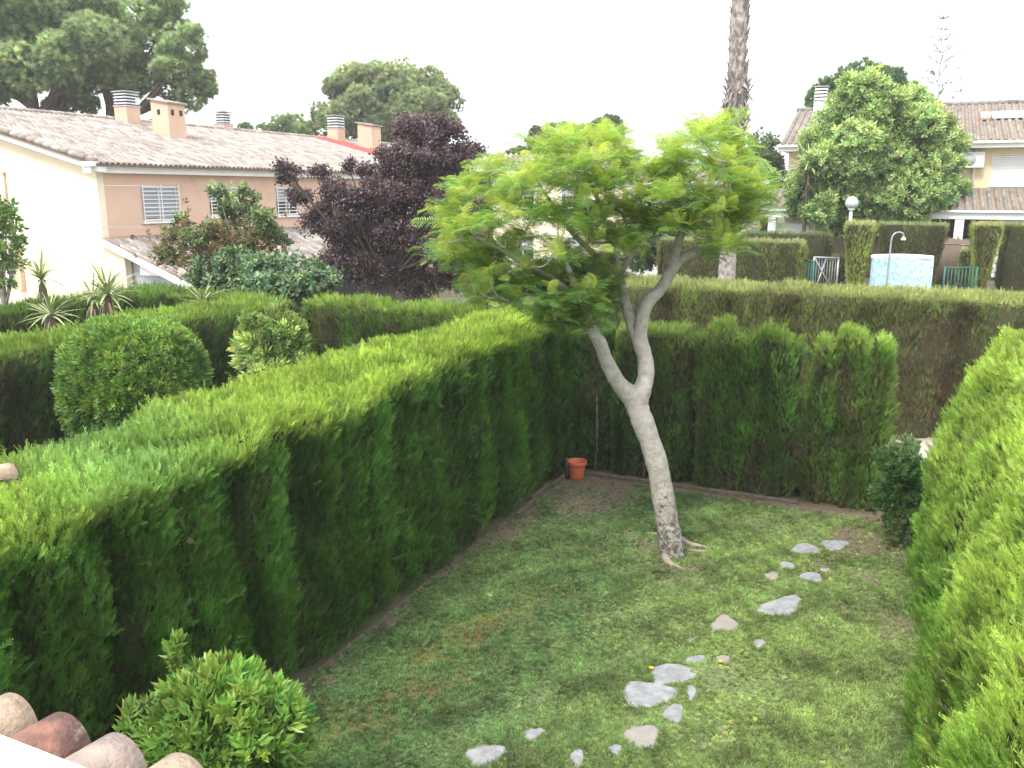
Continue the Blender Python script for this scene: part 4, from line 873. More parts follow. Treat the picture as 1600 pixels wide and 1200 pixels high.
# walls: cream gable end, salmon long side
mb = MB(); mb.prism([hp(0, 0, 0), hp(-16, 0, 0), hp(-16, 0, ZE-.12), hp(-8, 0, rz(-8)-.12), hp(0, 0, rz(0)-.12)], V*.25); mb.build('gable_wall', M['cream'], lh)
def wall_with_holes(o0, ax, nrm, W_, Hh, holes, th=.25):
    """rectangular wall in the plane ax/Z with rectangular openings (a0,a1,z0,z1)"""
    mb = MB(); xs = sorted({0, W_, *[h[0] for h in holes], *[h[1] for h in holes]})
    for i in range(len(xs)-1):
        a, b = xs[i], xs[i+1]; zs = [0]+sum([[h[2], h[3]] for h in sorted(holes, key=lambda q: q[2]) if h[0] <= a+1e-6 and h[1] >= b-1e-6], [])+[Hh]
        for k in range(0, len(zs), 2):
            if zs[k+1]-zs[k] > .01: mb.box(o0+ax*((a+b)/2)+ZU*((zs[k]+zs[k+1])/2)-nrm*(th/2), (b-a, th, zs[k+1]-zs[k]), ax, nrm)
    return mb
fac_n = U
def facade_t(x): # distance along the salmon facade of a photo column
    p = pPl(x, 320, LH, U); return (p-LH).dot(V)
wins = [(222, 279, 3.62, 4.83), (328, 372, 3.72, 4.82), (432, 466, 3.65, 4.82), (520, 550, 3.65, 4.82), (600, 625, 3.65, 4.82)]
hl = [(facade_t(a), facade_t(b), z0, z1) for a, b, z0, z1 in wins]
mb = wall_with_holes(hp(0, .252, 0), V, U, HLEN, 5.3, [(a-.252, b-.252, c_, d_) for a, b, c_, d_ in hl]); mb.build('side_wall', M['peach'], lh)
mb = MB(); mb.box(hp(-8, 18, 2.6), (15, 34, 5.1)); mb.build('interior', M['dark'], lh)
def window(parent, o0, ax, nrm, W_, Hh, bars=0, shut=1.0, mid=True, pane='shutter', fm='white', rec=.08):
    """o0 = lower left corner in the wall face"""
    w_ = MB()
    for a, b, sa, sb in ((W_/2, .025, W_, .05), (W_/2, Hh-.025, W_, .05)): w_.box(o0+ax*a+ZU*b-nrm*rec, (sa, .06, sb), ax, nrm)
    for a in (.025, W_-.025)+((W_/2,) if mid else ()): w_.box(o0+ax*a+ZU*(Hh/2)-nrm*rec, (.05, .06, Hh-.1), ax, nrm)
    f = w_.build('window', M[fm], parent)
    m2 = MB(); m2.box(o0+ax*(W_/2)+ZU*(Hh/2)-nrm*(rec+.05), (W_-.1, .02, Hh-.1), ax, nrm); m2.build('pane', M['glass'], f)
    if shut > 0:
        k = int(Hh*shut/.075); m3 = MB()
        for i in range(k): m3.box(o0+ax*(W_/2)+ZU*(Hh-.06-(i+.5)*.075)-nrm*(rec-.004+.012*(i % 2)), (W_-.11, .02, .068), ax, nrm)
        m3.build('shutter', M[pane], f)
    m4 = MB(); m4.box(o0+ax*(W_/2)-ZU*.035+nrm*.03, (W_+.12, .12, .06), ax, nrm); m4.build('sill', M['white'], f)
    if bars:
        m5 = MB()
        for i in range(bars): m5.box(o0+ax*(W_/2)+ZU*((i+.5)*Hh/bars)+nrm*.05, (W_, .022, .03), ax, nrm)
        for a in (.012, W_/2, W_-.012): m5.box(o0+ax*a+ZU*(Hh/2)+nrm*.075, (.03, .02, Hh+.04), ax, nrm)
        m5.build('grille', M['white'], f)
    return f
for i, (a, b, z0, z1) in enumerate(hl): window(lh, hp(0, a, z0), V, U, b-a, z1-z0, 9 if i < 3 else 7, .9 if i == 0 else .5)
# eaves: stepped white cornice, gutter edge, rake boards
mb = MB(); mb.box(hp(.16, HLEN/2-.2, 5.29), (.34, HLEN+.5, .2)); mb.box(hp(.27, HLEN/2-.2, 5.45), (.5, HLEN+.62, .14)); mb.build('cornice', M['white'], lh)
mb = MB()
for z_, off in ((-.30, .0),):
    a0, a1 = hp(.5, -.02, rz(.5)-.28), hp(-8, -.02, rz(-8)-.28); mb.prism([a0, a1, a1+ZU*.22, a0+ZU*.22], V*-.32)
    a0, a1 = hp(-16.5, -.02, rz(.5)-.28), hp(-8, -.02, rz(-8)-.28); mb.prism([a1, a0, a0+ZU*.22, a1+ZU*.22], V*-.32)
mb.build('rake_board', M['white'], lh)
ups = (-U+ZU*SLP).normalized(); tile_roof(lh, '', hp(.55, -.4, rz(.55)), V, ups, HLEN+.6, 8.55/math.cos(math.atan(SLP)), 'tile', 300, key=lambda a, b: a*1.0+b*1.0)
mb = MB(); dn = (-U-ZU*SLP).normalized(); mb.box(hp(-12.3, HLEN/2-.1, rz(-8)-SLP*4.3-.07), (8.7, HLEN+.6, .08), dn, V, dn.cross(V)); mb.build('roof_far_slope', M['under'], lh)
mb = MB(); tile_row(mb, hp(-8, -.45, rz(-8)+.03), hp(-8, HLEN+.2, rz(-8)+.03), .11); mb.build('ridge_tiles', M['tile'], lh, 'stuff')
mb = MB(); tile_row(mb, hp(.5, -.38, rz(.5)+.03), hp(-8, -.38, rz(-8)+.03), .09); mb.build('verge_tiles', M['tile'], lh, 'stuff')
roofn = ups.cross(V).normalized(); roofn = roofn if roofn.z > 0 else -roofn; RP = hp(0, 0, rz(0))
def onroof(x, y): return pPl(x, y, RP, roofn)
# red painted strip down the slope
a0 = onroof(496, 218); s0, t0 = (a0-LH).dot(U), (a0-LH).dot(V)
mb = MB(); s0 = -7.9
for i in range(18):
    for k in range(7):
        s_ = s0+i*.36; mb.tube([hp(s_, t0+.1+k*.215, rz(s_)+.035), hp(s_+.42, t0+.1+k*.215, rz(s_+.42)+.05)], [.085, .095], 8)
mb.build('red_tile_strip', M['red'], lh)
def chimney_vent(p, wd, hb, hv, nl=4, wallm='chimney', parent=None):
    m1 = MB(); m1.box(p+ZU*(hb/2-.3), (wd, wd, hb+.6)); ch = m1.build('chimney', M[wallm], parent)
    m2 = MB(); m2.box(p+ZU*(hb+.03), (wd*1.08, wd*1.08, .06))
    for i in range(nl): m2.box(p+ZU*(hb+.14+i*hv/nl), (wd*1.02, wd*1.02, hv/nl*.52), taper=.93)
    m2.box(p+ZU*(hb+hv+.12), (wd*1.12, wd*1.12, .04)); m2.build('louvre', M['alu'], ch)
    m3 = MB(); m3.box(p+ZU*(hb+hv/2+.05), (wd*.7, wd*.7, hv)); m3.build('flue', M['dark'], ch); return ch
def chimney_block(p, wd, ht, holes=True, parent=None):
    m1 = MB(); m1.prism([p-U*wd/2-V*wd/2-ZU*.5, p+U*wd/2-V*wd/2-ZU*.5, p+U*wd/2-V*wd/2+ZU*(ht-.16), p-U*wd/2-V*wd/2+ZU*ht], V*wd); ch = m1.build('chimney', M['chimney'], parent)
    dd = (U*wd-ZU*.16).normalized(); m2 = MB(); m2.box(p+ZU*(ht-.03), (wd*1.25, wd*1.2, .07), dd, V, dd.cross(V)); m2.build('cap', M['tile'], ch)
    if holes:
        m3 = MB()
        for k in (-.25, .25): m3.box(p+U*(wd/2)+V*(k*wd)+ZU*(ht-.5), (.03, wd*.17, .22))
        m3.box(p-V*(wd/2)+ZU*(ht-.48)-U*.05, (wd*.16, .03, .2)); m3.build('vent_hole', M['dark'], ch)
    return ch
chimney_vent(hp(-7.5, (onroof(200, 192)-LH).dot(V), rz(-7.6)-.1), .72, .72, .5, parent=lh)
c2 = onroof(266, 213); chimney_block(c2, .92, 1.42, True, lh)
chimney_vent(hp(-8.2, (onroof(364, 206)-LH).dot(V), rz(-8)-.25), .66, .5, .5, parent=lh)
chimney_vent(hp(-7.4, (onroof(525, 221)-LH).dot(V), rz(-7.4)-.1), .72, .8, .62, parent=lh)
c5 = onroof(578, 234); chimney_block(c5, .95, 1.45, False, lh)
# porch roof on the right of the gable corner
pz0, psl, pl_ = 3.22, .36, 3.75
up2 = (-U+ZU*psl).normalized(); e0 = hp(pl_, -.1, pz0-psl*pl_)
tile_roof(lh, '', e0, V, up2, 14, pl_/math.cos(math.atan(psl))-.05, 'tile', 180, name='porch_roof', key=lambda a, b: a)
mb = MB(); a0, a1 = hp(pl_+.05, -.12, pz0-psl*(pl_+.05)-.2), hp(.0, -.12, pz0-.2); mb.prism([a0, a1, a1+ZU*.17, a0+ZU*.17], V*-.12); mb.build('porch_rake_board', M['white'], lh)
mb = MB(); mb.prism([hp(.002, .02, 0), hp(.85, .02, 0), hp(.85, .02, pz0-psl*.85-.18), hp(.002, .02, pz0-.18)], V*.25); mb.build('wing_wall', M['cream'], lh)
mb = MB(); mb.prism([hp(.3, .35, 0), hp(3.1, .35, 0), hp(3.1, .35, pz0-psl*3.1-.2), hp(.3, .35, pz0-psl*.3-.2)], V*.2); mb.build('porch_wall', M['shadewall'], lh)
mb = MB(); mb.box(hp(1.85, .2, 2.18), (.8, .3, .28)); mb.build('beam', M['white'], lh)
mb = MB(); mb.box(hp(pl_-.15, 6, 1.76), (.2, 12, .22)); mb.build('gutter_beam', M['white'], lh)
mb = MB(); mb.box(hp(3.3, 6, 0.9), (.6, 10, 1.4)); mb.build('painted_porch_shade', M['dark'], lh)  # near-black box stands in for the shade under the porch
# pipe and air conditioner on the gable end
g0 = pPl(7, 270, LH, V); mb = MB(); mb.tube([g0-V*.05, g0-V*.05-ZU*1.2], [.035, .035], 8); mb.box(g0-V*.06, (.14, .1, .06)); mb.build('drainpipe', M['peach'], lh)
ac = pPl(12, 402, LH, V); acr = empty('air_conditioner', ac-V*.3, 'white air conditioner units hung on the cream gable wall at the left photo edge', 'air conditioner')
for dz in (.45, -.45):
    mb = MB(); mb.box(ac-V*.18+ZU*dz, (.85, .3, .6)); u_ = mb.build('casing', M['white'], acr)
    mb = MB(); c = ac-V*.35+ZU*dz-U*.1; mb.tube([c, c+V*.03], [.22, .22], 16); mb.build('fan_grille', M['shutter'], u_)
mb = MB(); c = pPl(33, 420, LH, V); mb.box(c-V*.08, (.28, .14, 1.4)); mb.build('pipe_casing', M['peach'], lh)
for i, (a, b) in enumerate((((-60, 281), (262, 291)), ((30, 349), (240, 355)))):
    p0, p1 = pY(*a, 26.4), pY(*b, 27.4); md = (p0+p1)/2-ZU*.05; p, q = spline([(*p0, .009), (*md, .009), (*p1, .009)], 6); mb = MB(); mb.tube(p, q, 5); o = mb.build('overhead_cable', M['shutter']); tag(o, ['upper thin cable crossing the cream gable at window height', 'lower thin cable crossing the cream gable above the porch roof'][i], 'cable', 'cables across the gable')

# ------------------------------------------------------------------ yuccas
def blade_mesh(name, L_, W_, droop, mat):
    vs = []; n = 5
    for i in range(n+1):
        t = i/n; w_ = W_*(1-t)**.7*(.55+.9*min(t*3, 1)*.5); z = L_*t*math.cos(droop*t); x = L_*t*math.sin(droop*t)*.9
        vs += [(x, -w_/2, z), (x-.12*w_, 0, z-.0), (x, w_/2, z)]
    fs = [(i*3+k, i*3+k+1, i*3+k+4, i*3+k+3) for i in range(n) for k in range(2)]
    return mesh_np(name, vs, fs, mat, True)
ym = [blade_mesh('leaf', 1, .085, d, M['yucca']) for d in (.15, .35, .6)]; yd = blade_mesh('leaf', 1, .08, .9, M['yucca_dry'])
def yucca(label, headpx, Y, L_, n=46, dry=14):
    h_ = pY(*headpx, Y); base = Vector((h_.x, h_.y, tz(h_))); root = empty('yucca', base, label, 'yucca', 'spiky yuccas')
    mb = MB(); p, q = spline([(*base, .09), (*(base.lerp(h_, .5)+Vector((.03, 0, 0))), .075), (*h_, .06)], 5); mb.tube(p, q, 9, .12); mb.build('trunk', M['bark'], root)
    r_ = random.Random(int(headpx[0]))
    for i in range(n+dry):
        dr = i >= n; an = i*2.4+r_.uniform(-.2, .2); el = (r_.uniform(-.15, 1.35) if not dr else r_.uniform(-1.35, -.5))
        o = bpy.data.objects.new('leaf', yd if dr else ym[i % 3]); COL.objects.link(o); o.parent = root
        d = Vector((math.cos(an)*math.cos(el), math.sin(an)*math.cos(el), math.sin(el))); zax = d; xax = (d.cross(Vector((0, 0, 1))).cross(d))*-1 if abs(d.z) < .99 else Vector((1, 0, 0)); xax.normalize(); yax = zax.cross(xax)
        s_ = L_*r_.uniform(.8, 1.1)*(.8 if dr else 1)
        o.matrix_local = Matrix.Translation(h_-base+Vector((0, 0, -.05 if dr else r_.uniform(-.02, .06)))) @ Matrix((xax, yax, zax)).transposed().to_4x4() @ Matrix.Scale(s_, 4)
    return root
yucca('tall yucca at the far left with dry leaves hanging below its head', (65, 437), 15.6, .62)
yucca('largest spiky yucca in front of the cream gable wall', (168, 462), 15.8, .78, 60, 18)
yucca('yucca head close behind and left of the largest yucca', (146, 470), 16.6, .66, 40, 16)
yucca('low yucca in front of the tall left one, just above the hedge', (80, 494), 14.2, .55, 44, 6)
yucca('pale yucca tips poking above the hedge left of the shrub tree', (318, 474), 18.6, .62, 36, 4)
yucca('large green yucca in front of the right house, left of the big light tree', (1262, 262), 34.3, 1.25, 90, 6)

# ------------------------------------------------------------------ right house
RH = pY(1232, 300, 39.5); RH.z = 1.2
rh = empty('yellow_house', RH, 'pale yellow two storey house with brown tiled roofs on the right', 'house')
def rp(s, t, z=0): return RH+U*s+V*t+ZU*z
def spx(x, y, t=0):  # photo point on the front wall plane -> (s, z)
    p = pPl(x, y, RH+V*t, V); return (p-RH).dot(U), p.z-1.2
W_ = 19.0; s1, ze = spx(1560, 228); _, zl = spx(1560, 292)
hs = [(*spx(1546, 290)[:1], spx(1625, 290)[0], spx(1546, 290)[1], spx(1546, 241)[1])]
mb = wall_with_holes(rp(0, 0, 0), U, -V, W_, ze+.1, [(a, b, c_, d_) for a, b, c_, d_ in hs]+[(spx(1480, 340)[0], spx(1556, 340)[0], .1, 2.6)]); mb.build('front_wall', M['yellow'], rh)
mb = MB(); mb.box(rp(-.002+.125-.13, 4.6, ze/2), (.25, 8.7, ze)); mb.build('end_wall', M['whitewall'], rh)
mb = MB(); mb.box(rp(W_/2, 4.6, 2.4), (W_-.8, 7.5, 4.6)); mb.build('interior', M['dark'], rh)
for a, b, c_, d_ in hs: window(rh, rp(a, 0, c_), U, -V, b-a, d_-c_, 0, 1.0, False, 'white')
sl = .34; up3 = (V+ZU*sl).normalized(); tile_roof(rh, '', rp(-.45, -.5, ze+.22), U, up3, W_+.6, 5.6/math.cos(math.atan(sl)), 'tile2', 0, sp=.27, pitch_=.4)
mb = MB(); mb.box(rp(W_/2-.15, -.32, ze+.02), (W_+.7, .62, .2)); mb.box(rp(W_/2-.15, -.4, ze+.14), (W_+.8, .7, .1)); mb.build('cornice', M['white'], rh)
zr = ze+.22+sl*5.6; mb = MB(); mb.prism([rp(-.3, -.5, ze+.0), rp(-.3, 5.1, zr-.22), rp(-.3, 10.7, ze), rp(-.3, 10.2, ze-.1), rp(-.3, 0, ze-.1)], U*.2); mb.build('gable', M['whitewall'], rh)
mb = MB(); tile_row(mb, rp(-.5, 5.1, zr), rp(W_, 5.1, zr), .12); mb.build('ridge_tiles', M['tile2'], rh, 'stuff')
chimney_vent(rp(.6, 5.2, zr-.2), .6, .55, .6, wallm='whitewall', parent=rh)
q = pPl(1580, 183, rp(0, -.5, ze+.22), up3.cross(U).normalized()); mb = MB(); nn = up3.cross(U).normalized(); nn = nn if nn.z > 0 else -nn
mb.box(q+nn*.12, (1.5, .75, .12), U, up3, nn); sk = mb.build('skylight', M['white'], rh); mb = MB(); mb.box(q+nn*.19, (1.3, .55, .02), U, up3, nn); mb.build('pane', surf('skylight_glass', (.35, .5, .6), (.3, .45, .55), 1, .2), sk)
mb = MB(); mb.box(q-U*.98+nn*.1, (.35, .9, .1), U, up3, nn); mb.build('flashing', M['peach'], rh)
# porch
sp_ = .3; ztop = spx(1560, 292)[1]; up4 = (V+ZU*sp_).normalized(); PD = 3.0
tile_roof(rh, '', rp(-1.4, -PD, ztop-sp_*PD), U, up4, W_+2, PD/math.cos(math.atan(sp_)), 'tile2', 0, sp=.27, pitch_=.4, name='porch_roof')
zb = ztop-sp_*PD; mb = MB(); mb.box(rp(W_/2-.3, -PD+.12, zb-.2), (W_+2.1, .3, .28)); mb.box(rp(W_/2-.3, -PD+.05, zb-.04), (W_+2.2, .4, .08)); mb.build('porch_beam', M['white'], rh)
for x in (1206, 1499, 1290):
    s_ = spx(x, 350, -PD)[0]; mb = MB(); mb.box(rp(s_, -PD+.15, (zb-.35)/2), (.32, .32, zb-.35)); mb.build('porch_column', M['white'], rh)
sa, sb = spx(1213, 350, -PD)[0], spx(1272, 350, -PD)[0]; mb = MB(); mb.box(rp((sa+sb)/2, -PD+.5, 1.05), (sb-sa, .15, 2.1)); mb.build('awning_panel', M['white'], rh)
sa, sb = spx(1560, 350, -PD)[0], spx(1640, 350, -PD)[0]; mb = MB()
for i in range(12): mb.box(rp((sa+sb)/2, -PD+.35, .2+i*.19), (sb-sa, .04, .15), U, V)
mb.build('blind', M['white'], rh)
sa, za = spx(1519, 250); mb = MB(); mb.box(rp(sa, -.2, za), (.85, .34, .62)); a_ = None
acx = empty('air_conditioner', rp(sa, -.2, za), 'white air conditioner on the yellow wall right of the big light tree', 'air conditioner'); mb.build('casing', M['white'], acx)
mb = MB(); c = rp(sa-.12, -.39, za); mb.tube([c, c+V*.03], [.24, .24], 18); mb.build('fan_grille', M['shutter'], acx)
mb = MB(); mb.tube([rp(sa+.1, -.06, za+.9), rp(sa+.1, -.06, za-1.2)], [.05, .05], 8); mb.build('drainpipe', M['white'], rh)

# ------------------------------------------------------------------ far houses seen through the feathery crown
def far_house(label, x0, x1, ytop, yeave, Y, depth, wallm, storeys=2):
    a = pY(x0, yeave, Y); b = pY(x1, yeave, Y); L_ = (b-a).length; base = Vector((a.x, a.y, 0)); ze_ = a.z; root = empty('far_house', base, label, 'house')
    d = Vector((b.x-a.x, b.y-a.y, 0)).normalized(); bk = Vector((-d.y, d.x, 0)); bk = bk if bk.y > 0 else -bk
    hs_ = []; k = int(L_/2.6)
    for i in range(k):
        for z0 in ([ze_-1.9, ze_-4.6] if storeys == 2 else [ze_-1.9]):
            if z0 > .3: hs_.append((1+i*2.6, 2.2+i*2.6, z0, z0+1.2))
    m1 = wall_with_holes(base, d, -bk, L_, ze_, [h for h in hs_ if h[1] < L_-.2]); m1.build('wall', M[wallm], root)
    for h in hs_:
        if h[1] < L_-.2: window(root, base+d*h[0]+ZU*h[2], d, -bk, h[1]-h[0], h[3]-h[2], 0, .5, True)
    m1 = MB(); m1.box(base+d*(L_/2)+bk*(depth/2+.3)+ZU*(ze_/2-.05), (L_-.1, depth-.5, ze_-.3), d, bk); m1.build('interior', M['whitewall'], root)
    top = pY(x0, ytop, Y+depth/2); s_ = (top.z-ze_)/(depth/2); upv = (bk+ZU*s_).normalized()
    tile_roof(root, '', base+ZU*(ze_+.12)-d*.4-bk*.4, d, upv, L_+.8, (depth/2+.4)/math.cos(math.atan(s_)), 'tile', 0, sp=.3, pitch_=.45)
    m1 = MB(); m1.box(base+d*(L_/2)-bk*.25+ZU*(ze_-.02), (L_+.7, .5, .16), d, bk); m1.build('cornice', M['white'], root)
    return root
far_house('distant pale house with terracotta roof seen through the feathery tree', 770, 985, 246, 268, 46, 9, 'cream')
fh = far_house('distant white house behind the right part of the feathery tree', 1000, 1185, 262, 285, 40, 8, 'whitewall')

# ------------------------------------------------------------------ terrace beyond the long hedge: hedges, shower, railings
tg = dict(group='trimmed hedges on the upper terrace', topband=.14, shoulder=.05, amp=.45, groove=.05, brown=.28, size=(.08, .13))
def hbox(label, xl, xr, ytop, Y, depth_, ybot=None, **kw):
    a = pY(xl, ytop, Y); b = pY(xr, ytop, Y); ua, va = touv(a); ub, vb = touv(b); z_ = tz(a); vv = (va+vb)/2
    h_ = a.z-z_; return hedge(label, min(ua, ub), max(ua, ub), vv, vv+depth_, h_, z0=z_, **{**tg, **kw})
HS, HT = (.115, .14, .05), (.25, .27, .09)
hbox('brownish low hedge behind the palm trunk', 1015, 1260, 378, 26.5, 1.0, dens=420, cs=HS, ct=HT, faces='uUvt')
hbox('darker hedge a step behind the palm trunk hedge, by the white porch', 1150, 1300, 367, 30, 1.0, dens=350, cs=(.045, .065, .022), ct=(.12, .16, .05), faces='uUvt')
hbox('tall trimmed hedge block left of the blue shower wall', 1318, 1366, 352, 27.2, 2.2, dens=520, cs=(.16, .19, .06), ct=(.28, .30, .09), faces='uUvt', flare=.34)  # lighter foliage colour paints the lit end face
hbox('wide trimmed hedge behind the blue shower wall', 1372, 1480, 352, 30, 1.0, dens=420, cs=(.10, .13, .045), ct=(.22, .25, .08), faces='uUvt', flare=.3)  # same hedge, darker colour paints its shaded receding face
hbox('tapered hedge block at the right, left end of the far right hedge', 1522, 1568, 353, 27.4, 1.6, dens=520, cs=(.16, .19, .06), ct=(.28, .30, .09), faces='uUvt', flare=.34)  # lit end face again put into lighter foliage
hbox('dark far right hedge cut off by the photo edge', 1572, 1660, 354, 28.6, 1.2, dens=420, cs=(.07, .09, .035), ct=(.2, .23, .06), faces='uvt')  # shaded face again put into darker foliage
hbox('small low hedge between the reed screens', 1502, 1524, 392, 31, .8, dens=420, cs=HS, ct=HT, faces='uUvt')
hbox('small dark hedge between the metal gate and the tall block', 1300, 1320, 402, 28.6, .8, dens=420, cs=(.05, .075, .02), ct=(.13, .18, .04), faces='uUvt')
# mosaic shower wall
m, t, bs, o_ = newmat('blue_mosaic'); L = t.links.new; g = N(t, 'ShaderNodeNewGeometry'); vo = N(t, 'ShaderNodeTexVoronoi'); vo.inputs['Scale'].default_value = 18; L(g.outputs['Position'], vo.inputs['Vector'])
cr = N(t, 'ShaderNodeValToRGB'); e = cr.color_ramp.elements; e[0].color = (.26, .50, .64, 1); e[1].color = (.66, .72, .73, 1); e.new(.4).color = (.42, .62, .69, 1)
sp2 = N(t, 'ShaderNodeSeparateColor'); L(vo.outputs['Color'], sp2.inputs[0]); L(sp2.outputs[0], cr.inputs[0]); L(cr.outputs[0], bs.inputs['Base Color']); bs.inputs['Roughness'].default_value = .25; M['mosaic'] = m
Yw = 26.2; pw = pY(1410, 453, Yw); pw.z = tz(pw)-.1; sw = empty('shower_wall', pw, 'curved pale blue mosaic wall behind the outdoor shower', 'wall')
mb = MB(); top = pY(1410, 405, Yw).z; n = 14; vs = []
for i in range(n+1):
    t_ = i/n; x = 1363+t_*94; p = pY(x, 430, Yw+.45*math.sin(t_*PI)); 
    for off in (0, .16): vs += [Vector((p.x, p.y+off, pw.z)), Vector((p.x, p.y+off, top+.04*(1-t_)))]
fs = []
for i in range(n):
    a_ = i*4; b_ = a_+4; fs += [(a_, b_, b_+1, a_+1), (a_+2, a_+3, b_+3, b_+2), (a_+1, b_+1, b_+3, a_+3)]
fs += [(0, 1, 3, 2), (n*4, n*4+2, n*4+3, n*4+1)]; mb.add(vs, fs); mb.build('panel', M['mosaic'], sw)
mb = MB(); rim = [vs[i*4+1].lerp(vs[i*4+3], .5)+ZU*.02 for i in range(n+1)]; mb.tube(rim, [.085]*(n+1), 6); mb.build('rim', M['white'], sw)
p0 = pY(1386, 453, 25.6); p0.z = tz(p0); sh = empty('outdoor_shower', p0, 'slim metal outdoor shower with curved arm before the blue wall', 'shower')
pt = [pY(1386, 440, 25.6), pY(1389, 410, 25.6), pY(1393, 375, 25.6), pY(1397, 366, 25.6), pY(1403, 363, 25.6), pY(1410, 364, 25.6), pY(1412, 369, 25.6)]
p, q = spline([(*p0, .035)]+[(*x_, .032 if i < 2 else .022) for i, x_ in enumerate(pt)], 5); mb = MB(); mb.tube(p, q, 8); mb.build('pole', M['steel'], sh)
mb = MB(); mb.lathe(pt[-1]+ZU*-.12, [(0, 0), (.07, 0), (.075, .03), (.03, .1), (0, .12)], 12); mb.build('shower_head', M['white'], sh)
# lamp
lp = pY(1331, 317, 31.5); b0 = Vector((lp.x, lp.y, tz(lp))); lr = empty('garden_lamp', b0, 'white post lamp with a glass globe above the trimmed hedge', 'lamp')
mb = MB(); mb.tube([b0, lp-ZU*.2], [.06, .055], 10); mb.build('pole', M['white'], lr); mb = MB(); mb.lathe(lp-ZU*.27, [(.06, 0), (.12, .02), (.12, .08), (.0, .09)], 14); mb.build('collar', M['white'], lr)
mb = MB(); R = .23; mb.lathe(lp, [(max(.001, R*math.sin(a_)), -R*math.cos(a_)) for a_ in np.linspace(0, PI, 13)], 20); mb.build('globe', M['lampglass'], lr)
# railings and gate
def railing(label, xl, xr, yt, Y, n, matn, name='railing', skew=0):
    a = pY(xl, yt, Y); b = pY(xr, yt, Y+skew); za = tz(a); root = empty(name, Vector((a.x, a.y, za)), label, 'railing', 'green railings by the pool')
    b = Vector((b.x, b.y, a.z)); zlow = za+.12
    mb = MB(); mb.tube([a, b], [.022, .022], 6); mb.build('top_rail', M[matn], root); mb = MB(); mb.tube([Vector((a.x, a.y, zlow)), Vector((b.x, b.y, zlow))], [.018, .018], 6); mb.build('bottom_rail', M[matn], root)
    for i in range(n+1):
        q = a.lerp(b, i/n); mb = MB(); e_ = i in (0, n); mb.tube([Vector((q.x, q.y, za if e_ else zlow)), Vector((q.x, q.y, a.z+(.03 if e_ else 0)))], [.028 if e_ else .012]*2, 6); mb.build('post' if e_ else 'bar', M[matn], root)
railing('short green railing beside the metal gate', 1254, 1272, 405, 26.4, 5, 'green', skew=-.9)
railing('wide green railing between the blue shower wall and the tapered hedge', 1477, 1527, 418, 26.6, 9, 'green')
ga = pY(1272, 402, 26.0); gb = pY(1310, 406, 27.0); za = tz(ga); gr = empty('metal_gate', Vector((ga.x, ga.y, za)), 'grey metal gate with diagonal braces left of the tall trimmed hedge', 'gate')
A_, B_ = Vector((ga.x, ga.y, za+.15)), Vector((gb.x, gb.y, za+.15)); A2, B2 = Vector((ga.x, ga.y, ga.z)), Vector((gb.x, gb.y, ga.z-.1))
mb = MB(); [mb.tube([p_, q_], [.03, .03], 6) for p_, q_ in ((A_, A2), (A_, B_), (B_, B2), (A2, B2))]; mb.build('frame', M['steel'], gr)
mb = MB(); mb.tube([A2, B_], [.028, .028], 6); mb.build('brace', M['steel'], gr); mb = MB(); mb.tube([A_, A2.lerp(B2, .5)], [.02, .02], 6); mb.build('brace', M['steel'], gr)
for i in range(1, 9):
    mb = MB(); mb.tube([A_.lerp(B_, i/9), A2.lerp(B2, i/9)], [.007, .007], 5); mb.build('bar', M['steel'], gr)
mb = MB(); a = pY(1250, 447, 25.2); mb.box(Vector((a.x+.55, a.y, tz(a)+.1)), (1.6, .6, .4)); o = mb.build('ramp_kerb', M['concrete']); tag(o, 'beige concrete kerb at the foot of the metal gate', 'kerb')
for i, (xl, xr, yt, Y) in enumerate(((1462, 1500, 372, 32), (1484, 1522, 374, 33.2))):
    a = pY(xl, yt, Y); b = pY(xr, yt, Y); z_ = tz(a); n = 26; root = empty('reed_screen', Vector((a.x, a.y, z_)), ['brown reed screen right of the trimmed hedge', 'brown reed screen fixed behind the white porch column'][i], 'screen', 'reed screens')
    mb = MB()
    for k in range(n):
        q = a.lerp(b, (k+.5)/n); mb.tube([Vector((q.x, q.y+random.uniform(-.01, .01), z_)), Vector((q.x, q.y, a.z+random.uniform(-.05, .05)))], [.022, .02], 5)
    o = mb.build('reeds', M['reed'], root, 'stuff')
    mb = MB(); mb.tube([Vector((a.x, a.y-.03, a.z-.2)), Vector((b.x, b.y-.03, a.z-.2))], [.012, .012], 5); mb.build('tie_wire', M['steel'], root)

